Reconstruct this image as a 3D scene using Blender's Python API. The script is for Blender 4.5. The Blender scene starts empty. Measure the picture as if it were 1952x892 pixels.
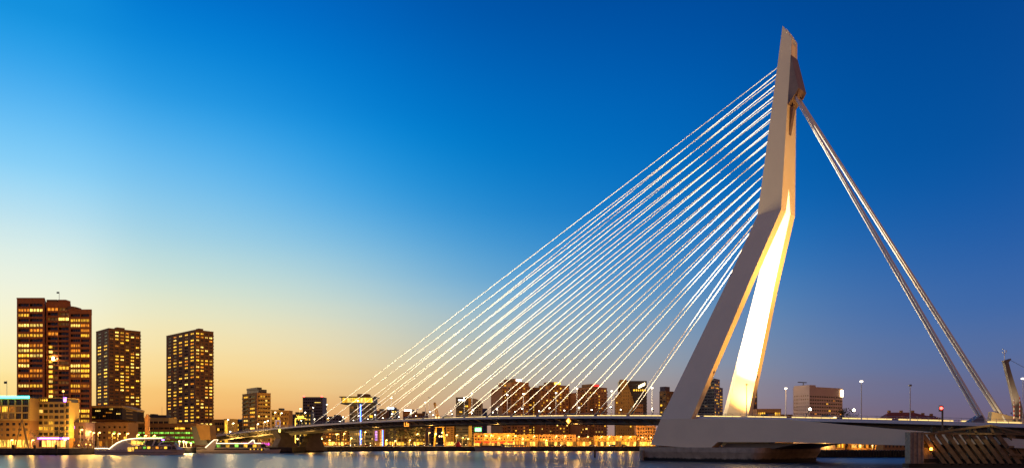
import bpy, bmesh, math, random
from mathutils import Vector, Matrix
R = math.radians
random.seed(11)
S = bpy.context.scene
COL = S.collection

# ---------------------------------------------------------------- camera
FPX, YH, CAMH = 1441.0, 843.0, 5.9          # focal length in photo pixels, horizon row, eye height
cam = bpy.data.cameras.new('camera'); camo = bpy.data.objects.new('camera', cam); COL.objects.link(camo)
camo.location = (0, 0, CAMH); camo.rotation_euler = (R(90), 0, 0)
cam.sensor_width = 36; cam.lens = 36 * FPX / 1952; cam.shift_y = (YH - 446) / 1952
cam.clip_start = 1; cam.clip_end = 20000
S.camera = camo

# ---------------------------------------------------------------- sky (dusk, afterglow to the left)
SUN_AZ = R(-50)
W = bpy.data.worlds.new('World'); S.world = W; W.use_nodes = True
nt = W.node_tree; nt.nodes.clear()
def lin(c):
    return tuple(((v/255)/12.92 if v/255 <= .04045 else ((v/255+.055)/1.055)**2.4) for v in c)
def N(t, **k):
    n = nt.nodes.new(t)
    for a, b in k.items(): setattr(n, a, b)
    return n
def L(a, b): nt.links.new(a, b)
def M(op, a, b=None):
    n = N('ShaderNodeMath', operation=op)
    for i, v in enumerate((a, b)):
        if v is None: continue
        if isinstance(v, (int, float)): n.inputs[i].default_value = v
        else: L(v, n.inputs[i])
    return n.outputs[0]
tc = N('ShaderNodeTexCoord')
nrm = N('ShaderNodeVectorMath', operation='NORMALIZE'); L(tc.outputs['Generated'], nrm.inputs[0])
sep = N('ShaderNodeSeparateXYZ'); L(nrm.outputs[0], sep.inputs[0])
# thin stratus streaks only bend the elevation a little
mp = N('ShaderNodeMapping'); mp.inputs['Scale'].default_value = (3, 3, 34); L(nrm.outputs[0], mp.inputs[0])
nz = N('ShaderNodeTexNoise'); nz.inputs['Scale'].default_value = 1.6; nz.inputs['Detail'].default_value = 4
L(mp.outputs[0], nz.inputs['Vector'])
el = M('MULTIPLY', M('ARCSINE', M('MINIMUM', M('MAXIMUM', sep.outputs[2], 0), 1)), 2/math.pi)
wob = M('MULTIPLY', M('SUBTRACT', nz.outputs['Fac'], .5), M('MULTIPLY', M('SUBTRACT', .16, M('MINIMUM', el, .16)), .10))
el = M('ADD', el, wob)
hl = M('SQRT', M('ADD', M('MULTIPLY', sep.outputs[0], sep.outputs[0]), M('ADD', M('MULTIPLY', sep.outputs[1], sep.outputs[1]), 1e-6)))
ca = M('DIVIDE', M('ADD', M('MULTIPLY', sep.outputs[0], math.sin(SUN_AZ)), M('MULTIPLY', sep.outputs[1], math.cos(SUN_AZ))), hl)
RAMPS = [
 (-0.62, [(0,(226,154,108)),(8,(216,148,108)),(18,(166,124,112)),(32,(84,84,106)),(90,(6,50,108))]),
 (-1.0, [(0,(228,156,110)),(8,(218,150,112)),(18,(165,124,116)),(32,(86,86,112)),(90,(10,54,110))]),
 (0.15, [(0,(112,92,112)),(2.3,(106,96,124)),(5.2,(86,108,156)),(8.7,(56,102,168)),(13.9,(18,88,166)),(18.9,(0,82,159)),(28,(0,66,142)),(50,(0,54,118)),(90,(0,46,104))]),
 (0.518, [(0,(150,116,116)),(2.9,(160,140,138)),(5.6,(142,152,168)),(9.5,(108,150,188)),(13.2,(50,132,198)),(16.9,(4,114,196)),(23.8,(0,95,180)),(30,(0,75,158)),(50,(0,58,130)),(90,(0,48,110))]),
 (0.67, [(0,(176,132,112)),(3,(190,162,132)),(5.7,(196,188,158)),(9.6,(146,190,210)),(12.2,(86,168,216)),(17,(0,138,210)),(24,(0,108,194)),(30,(0,82,165)),(50,(0,62,140)),(90,(0,50,115))]),
 (0.795,[(0,(214,134,84)),(3.2,(238,192,128)),(5.5,(244,216,160)),(9.3,(216,222,202)),(13.1,(148,202,224)),(16.7,(62,168,230)),(20.2,(0,150,226)),(23.5,(0,130,215)),(29.7,(0,96,190)),(50,(0,68,152)),(90,(0,52,120))]),
 (0.866,[(0,(238,146,72)),(3.8,(253,206,114)),(7.5,(251,234,180)),(10.8,(212,230,212)),(14.3,(160,210,230)),(18.5,(102,190,243)),(22.7,(10,155,230)),(28.8,(0,110,205)),(45,(0,80,170)),(90,(0,55,125))]),
 (0.965,[(0,(252,186,92)),(4,(254,230,152)),(6.3,(254,243,192)),(9.2,(243,243,220)),(11.8,(225,240,230)),(14.3,(186,225,240)),(17.3,(132,210,250)),(21.7,(60,170,240)),(25.8,(0,148,225)),(45,(0,92,184)),(90,(0,60,130))]),
]
# azimuth blend: soft overlapping weights on the angle from the afterglow
ang = M('ARCCOSINE', M('MINIMUM', M('MAXIMUM', ca, -1), 1))
v = M('LOGARITHM', M('ADD', M('MULTIPLY', ang, 180/math.pi/15), 1), 2)
acc = None; wsum = None
for k, (c, st) in enumerate(RAMPS):
    cr = N('ShaderNodeValToRGB'); e = cr.color_ramp.elements; cr.color_ramp.interpolation = 'B_SPLINE'
    while len(e) > 1: e.remove(e[-1])
    for j, (d, col) in enumerate(st):
        q = e[0] if j == 0 else e.new(d/90)
        q.position = d/90; q.color = (*lin(col), 1)
    L(el, cr.inputs[0])
    vk = math.log2(1+math.degrees(math.acos(c))/15)
    dv = M('DIVIDE', M('SUBTRACT', v, vk), .24)
    w = M('EXPONENT', M('MULTIPLY', M('MULTIPLY', dv, dv), -1))
    sc = N('ShaderNodeVectorMath', operation='SCALE'); L(cr.outputs[0], sc.inputs[0]); L(w, sc.inputs['Scale'])
    if acc is None: acc, wsum = sc.outputs[0], w
    else:
        ad = N('ShaderNodeVectorMath', operation='ADD'); L(acc, ad.inputs[0]); L(sc.outputs[0], ad.inputs[1]); acc = ad.outputs[0]
        wsum = M('ADD', wsum, w)
inv = M('DIVIDE', 1, wsum)
fin = N('ShaderNodeVectorMath', operation='SCALE'); L(acc, fin.inputs[0]); L(inv, fin.inputs['Scale'])
prev = fin.outputs[0]
bg = N('ShaderNodeBackground'); L(prev, bg.inputs[0]); bg.inputs[1].default_value = 1.0
wo = N('ShaderNodeOutputWorld'); L(bg.outputs[0], wo.inputs[0])

# the sun has just set: only a weak warm afterglow from the left horizon
sl = bpy.data.lights.new('sun', 'SUN'); sl.energy = 0.35; sl.angle = R(12); sl.color = (1, .6, .3)
so = bpy.data.objects.new('sun', sl); COL.objects.link(so)
so.rotation_euler = Vector((-math.sin(SUN_AZ), -math.cos(SUN_AZ), -math.tan(R(3)))).to_track_quat('-Z', 'Y').to_euler()

S.view_settings.view_transform = 'Standard'; S.view_settings.look = 'None'
S.view_settings.exposure = 0; S.view_settings.gamma = 1; S.view_settings.use_curve_mapping = False
S.render.engine = 'CYCLES'
S.cycles.use_denoising = True
try: S.cycles.denoiser = 'OPENIMAGEDENOISE'
except Exception: pass
S.cycles.filter_width = 1.5; S.cycles.use_adaptive_sampling = False
S.cycles.max_bounces = 5; S.cycles.diffuse_bounces = 2; S.cycles.glossy_bounces = 3
S.cycles.sample_clamp_indirect = 2.5; S.cycles.sample_clamp_direct = 22; S.cycles.caustics_reflective = False; S.cycles.caustics_refractive = False

# ---------------------------------------------------------------- helpers
def PX(px, py, Y):                     # a photo pixel at a real distance -> world point
    return Vector(((px-976)/FPX*Y, Y, CAMH-(py-YH)/FPX*Y))
def XW(px, Y): return (px-976)/FPX*Y
def ZW(py, Y): return CAMH-(py-YH)/FPX*Y

def mat(name, col, rough=.7, metal=0, var=.18, scale=.6, emit=None, es=0, bump=0, stain=None, spec=.5):
    m = bpy.data.materials.new(name); m.use_nodes = True; t = m.node_tree; b = t.nodes['Principled BSDF']
    b.inputs['Base Color'].default_value = (*col, 1); b.inputs['Roughness'].default_value = rough
    b.inputs['Metallic'].default_value = metal
    b.inputs['Specular IOR Level'].default_value = spec
    if var or bump or stain:
        tc = t.nodes.new('ShaderNodeNewGeometry')
        n = t.nodes.new('ShaderNodeTexNoise'); n.inputs['Scale'].default_value = scale; n.inputs['Detail'].default_value = 5
        n.inputs['Roughness'].default_value = .65
        t.links.new(tc.outputs['Position'], n.inputs['Vector'])
        r = t.nodes.new('ShaderNodeValToRGB')
        r.color_ramp.elements[0].position = .28; r.color_ramp.elements[1].position = .72
        r.color_ramp.elements[0].color = (*[c*(1-var) for c in col], 1)
        r.color_ramp.elements[1].color = (*[min(1, c*(1+var)) for c in col], 1)
        t.links.new(n.outputs['Fac'], r.inputs[0]); out = r.outputs[0]
        if stain:                       # tide mark: dark weed below a height, ragged edge
            sp = t.nodes.new('ShaderNodeSeparateXYZ'); t.links.new(tc.outputs['Position'], sp.inputs[0])
            ad = t.nodes.new('ShaderNodeMath'); ad.operation = 'MULTIPLY_ADD'; ad.inputs[1].default_value = 1.2
            t.links.new(n.outputs['Fac'], ad.inputs[0]); t.links.new(sp.outputs[2], ad.inputs[2])
            mr = t.nodes.new('ShaderNodeMapRange'); mr.inputs[1].default_value = stain[0]+.4; mr.inputs[2].default_value = stain[0]+.9
            t.links.new(ad.outputs[0], mr.inputs[0])
            mx = t.nodes.new('ShaderNodeMixRGB'); mx.inputs[1].default_value = (*stain[1], 1)
            t.links.new(mr.outputs[0], mx.inputs[0]); t.links.new(out, mx.inputs[2]); out = mx.outputs[0]
        t.links.new(out, b.inputs['Base Color'])
        if bump:
            bp = t.nodes.new('ShaderNodeBump'); bp.inputs['Strength'].default_value = bump; bp.inputs['Distance'].default_value = .05
            t.links.new(n.outputs['Fac'], bp.inputs['Height']); t.links.new(bp.outputs[0], b.inputs['Normal'])
    if emit:
        b.inputs['Emission Color'].default_value = (*emit, 1); b.inputs['Emission Strength'].default_value = es
        m.cycles.emission_sampling = 'NONE'
    return m

def litpane(name, col, es, lo=.35):     # lit room behind glass: curtains and furniture break it up
    m = bpy.data.materials.new(name); m.use_nodes = True; t = m.node_tree; b = t.nodes['Principled BSDF']
    b.inputs['Base Color'].default_value = (.05, .04, .03, 1); b.inputs['Roughness'].default_value = .2
    g = t.nodes.new('ShaderNodeNewGeometry'); mp = t.nodes.new('ShaderNodeMapping'); mp.inputs['Scale'].default_value = (.9, .9, .35)
    n = t.nodes.new('ShaderNodeTexNoise'); n.inputs['Scale'].default_value = 1.1; n.inputs['Detail'].default_value = 3
    t.links.new(g.outputs['Position'], mp.inputs[0]); t.links.new(mp.outputs[0], n.inputs['Vector'])
    r = t.nodes.new('ShaderNodeMapRange'); r.inputs[1].default_value = .38; r.inputs[2].default_value = .62
    r.inputs[3].default_value = es*lo; r.inputs[4].default_value = es
    t.links.new(n.outputs['Fac'], r.inputs[0])
    oi = t.nodes.new('ShaderNodeObjectInfo'); q = t.nodes.new('ShaderNodeMapRange'); q.inputs[3].default_value = .5; q.inputs[4].default_value = 1.4
    t.links.new(oi.outputs['Random'], q.inputs[0])
    mu = t.nodes.new('ShaderNodeMath'); mu.operation = 'MULTIPLY'; t.links.new(r.outputs[0], mu.inputs[0]); t.links.new(q.outputs[0], mu.inputs[1])
    b.inputs['Emission Color'].default_value = (*col, 1); t.links.new(mu.outputs[0], b.inputs['Emission Strength'])
    m.cycles.emission_sampling = 'NONE'
    return m

def glow(name, col, es, sample=False):
    m = bpy.data.materials.new(name); m.use_nodes = True; b = m.node_tree.nodes['Principled BSDF']
    b.inputs['Base Color'].default_value = (.2, .2, .2, 1)
    b.inputs['Emission Color'].default_value = (*col, 1); b.inputs['Emission Strength'].default_value = es
    m.cycles.emission_sampling = 'AUTO' if sample else 'NONE'
    return m

class MB:
    def __init__(s): s.v = []; s.f = []
    def add(s, vs, fs):
        o = len(s.v); s.v += [tuple(v) for v in vs]; s.f += [tuple(i+o for i in f) for f in fs]; return s
    def box(s, x0, x1, y0, y1, z0, z1):
        return s.add([(x0,y0,z0),(x1,y0,z0),(x1,y1,z0),(x0,y1,z0),(x0,y0,z1),(x1,y0,z1),(x1,y1,z1),(x0,y1,z1)],
                     [(0,3,2,1),(4,5,6,7),(0,1,5,4),(1,2,6,5),(2,3,7,6),(3,0,4,7)])
    def hexa(s, p):                     # 4 bottom + 4 top points
        return s.add(p, [(3,2,1,0),(4,5,6,7),(0,1,5,4),(1,2,6,5),(2,3,7,6),(3,0,4,7)])
    def loft(s, rings, caps=True):
        n = len(rings[0]); o = len(s.v)
        for r in rings: s.v += [tuple(p) for p in r]
        for k in range(len(rings)-1):
            for i in range(n):
                a = o+k*n+i; b = o+k*n+(i+1) % n
                s.f.append((a, b, b+n, a+n))
        if caps:
            s.f.append(tuple(o+i for i in reversed(range(n)))); s.f.append(tuple(o+(len(rings)-1)*n+i for i in range(n)))
        return s
    def tube(s, pts, r, n=6):
        pts = [Vector(p) for p in pts]; rings = []
        for i, p in enumerate(pts):
            d = (pts[min(i+1, len(pts)-1)]-pts[max(i-1, 0)]).normalized()
            u = d.orthogonal().normalized() if abs(d.z) > .95 else d.cross(Vector((0, 0, 1))).normalized()
            w = d.cross(u); rr = r[i] if isinstance(r, (list, tuple)) else r
            rings.append([p+u*math.cos(a)*rr+w*math.sin(a)*rr for a in [2*math.pi*k/n for k in range(n)]])
        return s.loft(rings)
    def ball(s, c, r, sz=1, n=8, m=5):
        c = Vector(c); rings = []
        for j in range(m+1):
            th = math.pi*(j+.02)/(m+.04)
            rings.append([(c.x+r*math.sin(th)*math.cos(2*math.pi*k/n), c.y+r*math.sin(th)*math.sin(2*math.pi*k/n), c.z-r*sz*math.cos(th)) for k in range(n)])
        return s.loft(rings)
    def prism(s, poly, f0, f1):         # poly of 2-tuples, f0/f1 map (a,b) -> world for both ends
        return s.loft([[f0(*p) for p in poly], [f1(*p) for p in poly]])
    def mesh(s, name):
        me = bpy.data.meshes.new(name); me.from_pydata(s.v, [], s.f)
        bm = bmesh.new(); bm.from_mesh(me); bmesh.ops.recalc_face_normals(bm, faces=bm.faces); bm.to_mesh(me); bm.free()
        return me

ROOT = {}
def obj(name, mb, m, parent=None, smooth=False, kind=None, label=None):
    me = mb if isinstance(mb, bpy.types.Mesh) else mb.mesh(name)
    if m is not None and not me.materials: me.materials.append(m)
    o = bpy.data.objects.new(name, me); COL.objects.link(o)
    if parent is not None:
        o.parent = parent; ROOT[o.name] = ROOT.get(parent.name, Vector((0,0,0)))
        off = ROOT[o.name]
        if not isinstance(mb, bpy.types.Mesh) and off.length: me.transform(Matrix.Translation(-off))
    if smooth:
        for p in me.polygons: p.use_smooth = True
    if kind: o['kind'] = kind
    if label: o['label'] = label
    return o
def tag(o, label, cat, group=None):
    o['label'] = label; o['category'] = cat
    if group: o['group'] = group
    return o
def thing(name, label, cat, loc=(0,0,0), group=None, local=False, rz=0):
    """Empty at the thing's base; children given in world coordinates unless local"""
    o = bpy.data.objects.new(name, None); COL.objects.link(o); o.location = loc; o.rotation_euler = (0, 0, rz)
    o.empty_display_size = 1
    ROOT[o.name] = Vector((0,0,0)) if local else Vector(loc)
    return tag(o, label, cat, group)
def structure(name, mb, m, smooth=False):
    return obj(name, mb, m, smooth=smooth, kind='structure')
def dup(root, loc, label=None, rz=None, scale=None):
    r = root.copy(); COL.objects.link(r); r.location = loc
    if label: r['label'] = label
    if rz is not None: r.rotation_euler = (0, 0, rz)
    if scale: r.scale = (scale,)*3
    for c in root.children:
        d = c.copy(); COL.objects.link(d); d.parent = r
        for g in c.children:
            e = g.copy(); COL.objects.link(e); e.parent = d
    return r

def nth(i):
    a = 'first second third fourth fifth sixth seventh eighth ninth tenth eleventh twelfth thirteenth fourteenth fifteenth sixteenth seventeenth eighteenth nineteenth'.split()
    return a[i] if i < 19 else 'twentieth' if i == 19 else 'twenty-'+a[i-20] if i < 29 else 'thirtieth' if i == 29 else 'thirty-'+a[i-30]
# ---------------------------------------------------------------- materials
SOD = (1, .54, .11); WARM = (1, .66, .26); WHITE = (1, .86, .66)
m_pylon = mat('pylon_paint', (.87, .69, .44), .45, var=.05, scale=.12)
m_steel = mat('grey_steel', (.42, .41, .40), .45, .3, var=.1)
m_dark = mat('dark_steel', (.05, .048, .05), .5, .2)
m_head = mat('anchor_head_steel', (.20, .13, .10), .5, .1)
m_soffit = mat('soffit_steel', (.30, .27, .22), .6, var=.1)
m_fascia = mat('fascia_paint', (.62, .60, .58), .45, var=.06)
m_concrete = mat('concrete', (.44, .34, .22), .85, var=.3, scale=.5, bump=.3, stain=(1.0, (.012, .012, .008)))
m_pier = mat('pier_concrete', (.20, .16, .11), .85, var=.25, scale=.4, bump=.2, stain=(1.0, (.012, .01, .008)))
m_cable = mat('cable_sheath', (.85, .83, .78), .7, var=0, spec=.1)
m_back = mat('backstay_sheath', (.72, .69, .62), .5, 0, var=0, spec=.3)
m_road = mat('asphalt', (.05, .05, .05), .85)
m_timber = mat('tarred_timber', (.19, .135, .065), .85, var=.45, scale=1.3, bump=.4)
m_wood2 = mat('grey_timber', (.26, .21, .15), .85, var=.4, scale=1.5, bump=.4)
m_tdark = mat('wet_timber', (.02, .017, .012), .8)
m_quay = mat('quay_wall', (.06, .045, .03), .9, var=.4, scale=.4, bump=.3, stain=(.8, (.008, .008, .006)))
m_ground = mat('paving', (.13, .11, .085), .9, var=.3, scale=.05)
g_flood = glow('floodlight_glass', (1, .85, .6), 60)
g_line = glow('trail_glow_bar', (1, .66, .2), 1.7)
g_sod = glow('sodium_bulb', (1, .46, .09), 4.5)
g_warm = glow('warm_bulb', (1, .62, .2), 5)
g_white = glow('white_bulb', WHITE, 8)
g_red = glow('red_bulb', (1, .04, .03), 14)

# ---------------------------------------------------------------- water and land
def water_mat():
    m = bpy.data.materials.new('river_water'); m.use_nodes = True; t = m.node_tree; b = t.nodes['Principled BSDF']
    b.inputs['Base Color'].default_value = (.012, .045, .075, 1); b.inputs['Roughness'].default_value = .30
    b.inputs['IOR'].default_value = 1.33
    g = t.nodes.new('ShaderNodeNewGeometry')
    hs = []
    for sc, rot, st in (((.012, .10, 1), .06, 1.0), ((.03, .34, 1), -.05, .3)):
        mp = t.nodes.new('ShaderNodeMapping'); mp.inputs['Scale'].default_value = sc; mp.inputs['Rotation'].default_value = (0, 0, rot)
        n = t.nodes.new('ShaderNodeTexNoise'); n.inputs['Scale'].default_value = 1; n.inputs['Detail'].default_value = 3
        t.links.new(g.outputs['Position'], mp.inputs[0]); t.links.new(mp.outputs[0], n.inputs['Vector'])
        q = t.nodes.new('ShaderNodeMath'); q.operation = 'MULTIPLY'; q.inputs[1].default_value = st; t.links.new(n.outputs['Fac'], q.inputs[0]); hs.append(q.outputs[0])
    ad = t.nodes.new('ShaderNodeMath'); t.links.new(hs[0], ad.inputs[0]); t.links.new(hs[1], ad.inputs[1])
    bp = t.nodes.new('ShaderNodeBump'); bp.inputs['Strength'].default_value = 1; bp.inputs['Distance'].default_value = .5
    t.links.new(ad.outputs[0], bp.inputs['Height']); t.links.new(bp.outputs[0], b.inputs['Normal'])
    return m
mb = MB(); mb.add([(-3000,-400,0),(3000,-400,0),(3000,4000,0),(-3000,4000,0)], [(0,1,2,3)])
structure('water', mb, water_mat())
GZ = 3.2
SHORE = [(-3000,352),(-265,358),(-212,362),(-211,386),(-184,388),(-183,438),(-128,440),(-122,500),(-96,524),(-40,533),(110,532),(150,528),(270,505),(420,480),(700,455),(3000,430)]
def gz(x): return GZ if x < 110 else 1.3 if x > 150 else GZ-(GZ-1.3)*(x-110)/40
mb = MB(); n = len(SHORE)
for (x, y) in SHORE: mb.v += [(x, y, gz(x)), (x, 9000, gz(x))]
for i in range(n-1): mb.f.append((2*i, 2*i+2, 2*i+3, 2*i+1))
structure('ground', mb, m_ground)
mb = MB()
for (x, y) in SHORE: mb.v += [(x, y-.02, -2), (x, y-.02, gz(x)+.02), (x, y+.9, gz(x)+.02)]
for i in range(n-1):
    a, b = 3*i, 3*i+3
    mb.f += [(a, b, b+1, a+1), (a+1, b+1, b+2, a+2)]
structure('quay_wall', mb, m_quay)
# ---------------------------------------------------------------- the bridge
AX = Vector((-.694, .72)).normalized(); TX = Vector((AX.y, -AX.x))
BC = Vector((40.7, 269.0)) + TX*10.5
def BP(s, t, z):                       # bridge coordinates: along axis, across, up
    p = BC + AX*s + TX*t
    return Vector((p.x, p.y, z))
def DZ(s): return 16.5 - 1.16e-4*(s-115)**2     # deck profile
base = BP(-30, 0, 0)
bridge = thing('cable_stayed_bridge', 'white cable-stayed bridge with kinked pylon and fan of lit cables', 'bridge', base)
SEC = [ # z, outer front s, rear s, outer t, inner t, inner front s
 (13.5,-20.4,-32.0,18.9,16.5,-23.4),(40,-31.8,-41.4,12.95,10.2,-34.4),(56.8,-38.9,-47.2,9.15,6.3,-41.4),
 (77.6,-47.1,-55.0,4.66,1.55,-49.6),(85,-48.05,-55.3,4.27,.01,-50.5)]
for sg in (-1, 1):
    mb = MB()
    mb.loft([[BP(a,sg*to,z),BP(b,sg*to,z),BP(b,sg*ti,z),BP(c,sg*ti,z)] for z,a,b,to,ti,c in SEC])
    obj('pylon_leg', mb, m_pylon, bridge)
mb = MB()
mb.loft([[BP(a,-t,z),BP(b,-t,z),BP(b,t,z),BP(a,t,z)] for z,a,b,t in
         ((85,-48.05,-55.3,4.27),(110,-51.0,-56.2,2.95),(126,-52.85,-57.0,2.08))])
obj('pylon_mast', mb, m_pylon, bridge)
for sg in (-1, 1):                     # open top: two cheek plates with a raked cut
    mb = MB()
    poly = [(-52.85,126.003),(-54.0,136.0),(-55.6,133.4),(-57.1,130.6),(-57.0,126.003)]
    mb.prism(poly, lambda s, z: BP(s, sg*(2.08-(z-126)*.045), z), lambda s, z: BP(s, sg*(1.35-(z-126)*.03), z))
    obj('mast_top_plate', mb, m_pylon, bridge)
mb = MB(); mb.prism([(-56.4,126.003),(-56.5,129.4),(-57.03,129.2),(-56.98,126.003)], lambda s,z: BP(s,-1.33,z), lambda s,z: BP(s,1.33,z))
obj('mast_rear_plate', mb, m_pylon, bridge)
mb = MB()
mb.prism([(-57.02,125.6),(-59.6,114.4),(-58.8,113.0),(-56.25,110.3)], lambda s,z: BP(s,-2.35-(126-z)*.03,z), lambda s,z: BP(s,2.35+(126-z)*.03,z))
obj('backstay_head', mb, m_head, bridge)
mb = MB(); mb.prism([(-56.2,110),(-57.4,109.6),(-55.9,101.5)], lambda s,z: BP(s,-1.3,z), lambda s,z: BP(s,.2,z))
obj('head_gusset', mb, m_head, bridge)
# side girders that carry the pylon feet and run back to the abutment
GP = [(-16.4,5.2),(-20.4,13.48),(-32,13.5),(-64,12.5),(-95,9.2),(-122,6.6),(-122,4.6),(-95,5.2),(-66.5,6.0),(-41.5,6.1),(-38.6,3.8)]
for sg in (-1, 1):
    mb = MB(); mb.prism(GP, lambda s,z: BP(s,sg*18.9,z), lambda s,z: BP(s,sg*15.2,z))
    obj('side_girder', mb, m_pylon, bridge)
mb = MB(); mb.prism([(-39.5,3.3),(-42.5,5.7),(-66,5.6),(-60,4.6),(-54,3.2)], lambda s,z: BP(s,-15.1,z), lambda s,z: BP(s,15.1,z))
obj('cross_beam', mb, m_soffit, bridge)
# foundation in the river
def rrect(s0, s1, t0, t1, r, z, k=5):
    out = []
    for cs, ct, a0 in ((s1-r,t1-r,0),(s0+r,t1-r,90),(s0+r,t0+r,180),(s1-r,t0+r,270)):
        for j in range(k+1):
            a = R(a0+90*j/k); out.append(BP(cs+r*math.cos(a), ct+r*math.sin(a), z))
    return out
mb = MB(); mb.loft([rrect(-55.5,-13.5,-20.3,20.3,2.5,-2),rrect(-55.8,-13.2,-20.6,20.6,2.5,1.2),rrect(-57,-12.2,-21.2,21.2,3,3.0),rrect(-57,-12.2,-21.2,21.2,3,4.4)])
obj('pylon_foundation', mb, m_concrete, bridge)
for s, t in ((-15.4,-21.5),(-14.4,-20.9)):
    mb = MB(); mb.tube([BP(s,t-.4,-2),BP(s,t-.4,3.4)], .42, 8); obj('fender_pile', mb, m_wood2, bridge)
# deck, as one swept girder section, with ribs under the cantilevers
def sweep(prof, s0, s1, ds):
    n = max(1, round((s1-s0)/ds)); mb = MB()
    mb.loft([[BP(s, t, DZ(s)+dz) for t, dz in prof] for s in [s0+(s1-s0)*k/n for k in range(n+1)]])
    return mb
S0, S1 = -128, 372
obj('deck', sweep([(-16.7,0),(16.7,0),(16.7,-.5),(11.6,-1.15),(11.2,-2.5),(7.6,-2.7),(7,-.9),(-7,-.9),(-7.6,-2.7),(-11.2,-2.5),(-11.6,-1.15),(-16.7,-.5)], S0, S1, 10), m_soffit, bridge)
for sg in (-1, 1):
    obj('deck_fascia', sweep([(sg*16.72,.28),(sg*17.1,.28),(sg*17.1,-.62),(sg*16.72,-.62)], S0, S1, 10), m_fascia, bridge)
obj('roadway', sweep([(-9.2,.004),(9.2,.004),(9.2,.03),(-9.2,.03)], S0, S1, 10), m_road, bridge)
for k in range(76):
    s = -22+5.1*k; d = DZ(s); mb = MB()
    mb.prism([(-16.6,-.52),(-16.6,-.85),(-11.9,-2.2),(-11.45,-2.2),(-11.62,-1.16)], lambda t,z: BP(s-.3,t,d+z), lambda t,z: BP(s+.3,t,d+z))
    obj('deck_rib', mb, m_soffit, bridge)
mb = MB()
for sg in (-1, 1):
    for k in range(int((S1-S0)/2.5)):
        s = S0+2.5*k; p = BP(s, sg*16.9, DZ(s)+.25)
        mb.box(p.x-.04, p.x+.04, p.y-.04, p.y+.04, p.z, p.z+1.0)
    for h in (.6, 1.22):
        mb.tube([BP(s, sg*16.9, DZ(s)+h) for s in range(S0, S1, 10)], .045, 4)
obj('railing', mb, m_steel, bridge, kind='stuff')
for k in range(-8, 13):                # added glowing bar on posts for the gold line, partly traffic trails
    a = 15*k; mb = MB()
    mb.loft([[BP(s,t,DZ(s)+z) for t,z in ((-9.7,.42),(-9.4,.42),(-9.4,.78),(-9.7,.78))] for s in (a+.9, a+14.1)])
    obj('trail_glow_bar', mb, g_line, bridge)
    mb = MB()
    for s in (a+1, a+7.5, a+14):
        p = BP(s,-9.55,DZ(s)); mb.box(p.x-.1,p.x+.1,p.y-.1,p.y+.1,p.z,p.z+.42)
    obj('rail_post', mb, m_steel, bridge, kind='stuff')
# 32 stays
TOPZ = [75.0+3.27*i for i in range(16)]
def mast_front(z):
    return -48.05-(z-85)*(3.0/25) if z > 85 else -47.1-(z-77.6)*.13 if z > 77.6 else -47.1-(z-77.6)*.37
for sg in (-1, 1):
    for i in range(16):
        z = TOPZ[i]; s = 15*i
        tt = max(.6, 4.66-(z-77.6)*.054)*.55
        a = BP(s, sg*10.5, DZ(s)+.1); b = BP(mast_front(z)-.3, sg*tt, z)
        nseg = int((b-a).length/2.5); mb = MB(); mb.tube([a.lerp(b, j/nseg) for j in range(nseg+1)], [.12+.03*j/nseg for j in range(nseg+1)], 10)
        o = obj('stay_cable', mb, m_cable, bridge, smooth=True)
        mb = MB(); mb.tube([a, a+(b-a).normalized()*4.2], .27, 8); obj('anchor_sleeve', mb, m_dark, o)
# 8 backstays
for sg in (-1, 1):
    for q in range(4):
        dt, dn = ((-.55,.0),(.15,.0),(-.55,.9),(.15,.9))[q]
        a = BP(-111.5-dn, sg*10.5+dt*1.4, 9.6); b = BP(-58.0+.3*dn, sg*1.3+dt*.6, 112.4+dn*1.1)
        mb = MB(); mb.tube([a.lerp(b, j/50) for j in range(51)], .30, 10)
        obj('backstay', mb, m_back, bridge, smooth=True)
# abutment anchor blocks
def slabp(name, pts, Y, dep, m):
    mb = MB(); mb.loft([[PX(x,y,Y) for x,y in pts],[PX(x,y,Y)+Vector((.5,dep,0)) for x,y in pts]]); obj(name, mb, m, bridge)
m_buff = mat('anchor_block_buff', (.52,.40,.24), .6, var=.08)
slabp('anchor_block', [(1826,817),(1838,811),(1872.5,790.5),(1877,799),(1882,817)], 188, 3.5, mat('anchor_block_blue', (.08,.10,.15), .5))
slabp('anchor_block', [(1894,830),(1889,800),(1891,784),(1975,803),(1975,830)], 203, 2.4, m_buff)
# far pier: two faceted V legs on a common foot
mb = MB(); s = 258
def V(poly, ds, dz=0): return [BP(s+ds, t, z) for t, z in poly]
leftp = [(-15,-2),(-15.5,4.2),(-13.2,8.5),(-15.8,13.2),(-10.6,13.4),(-6.4,9.6),(-4.4,8.2),(-4.8,6.5),(-1.5,3.1),(0,2.6),(0,-2)]
rp = [(-t,z) for t,z in leftp]
for P in (leftp, rp):
    k = 1.0
    mb.loft([[BP(s-4.2, t, z) for t,z in P], [BP(s-2.2, t*1.0, z) for t,z in P], [BP(s+3, t, z) for t,z in P]])
obj('river_pier', mb, m_pier, bridge)
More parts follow.
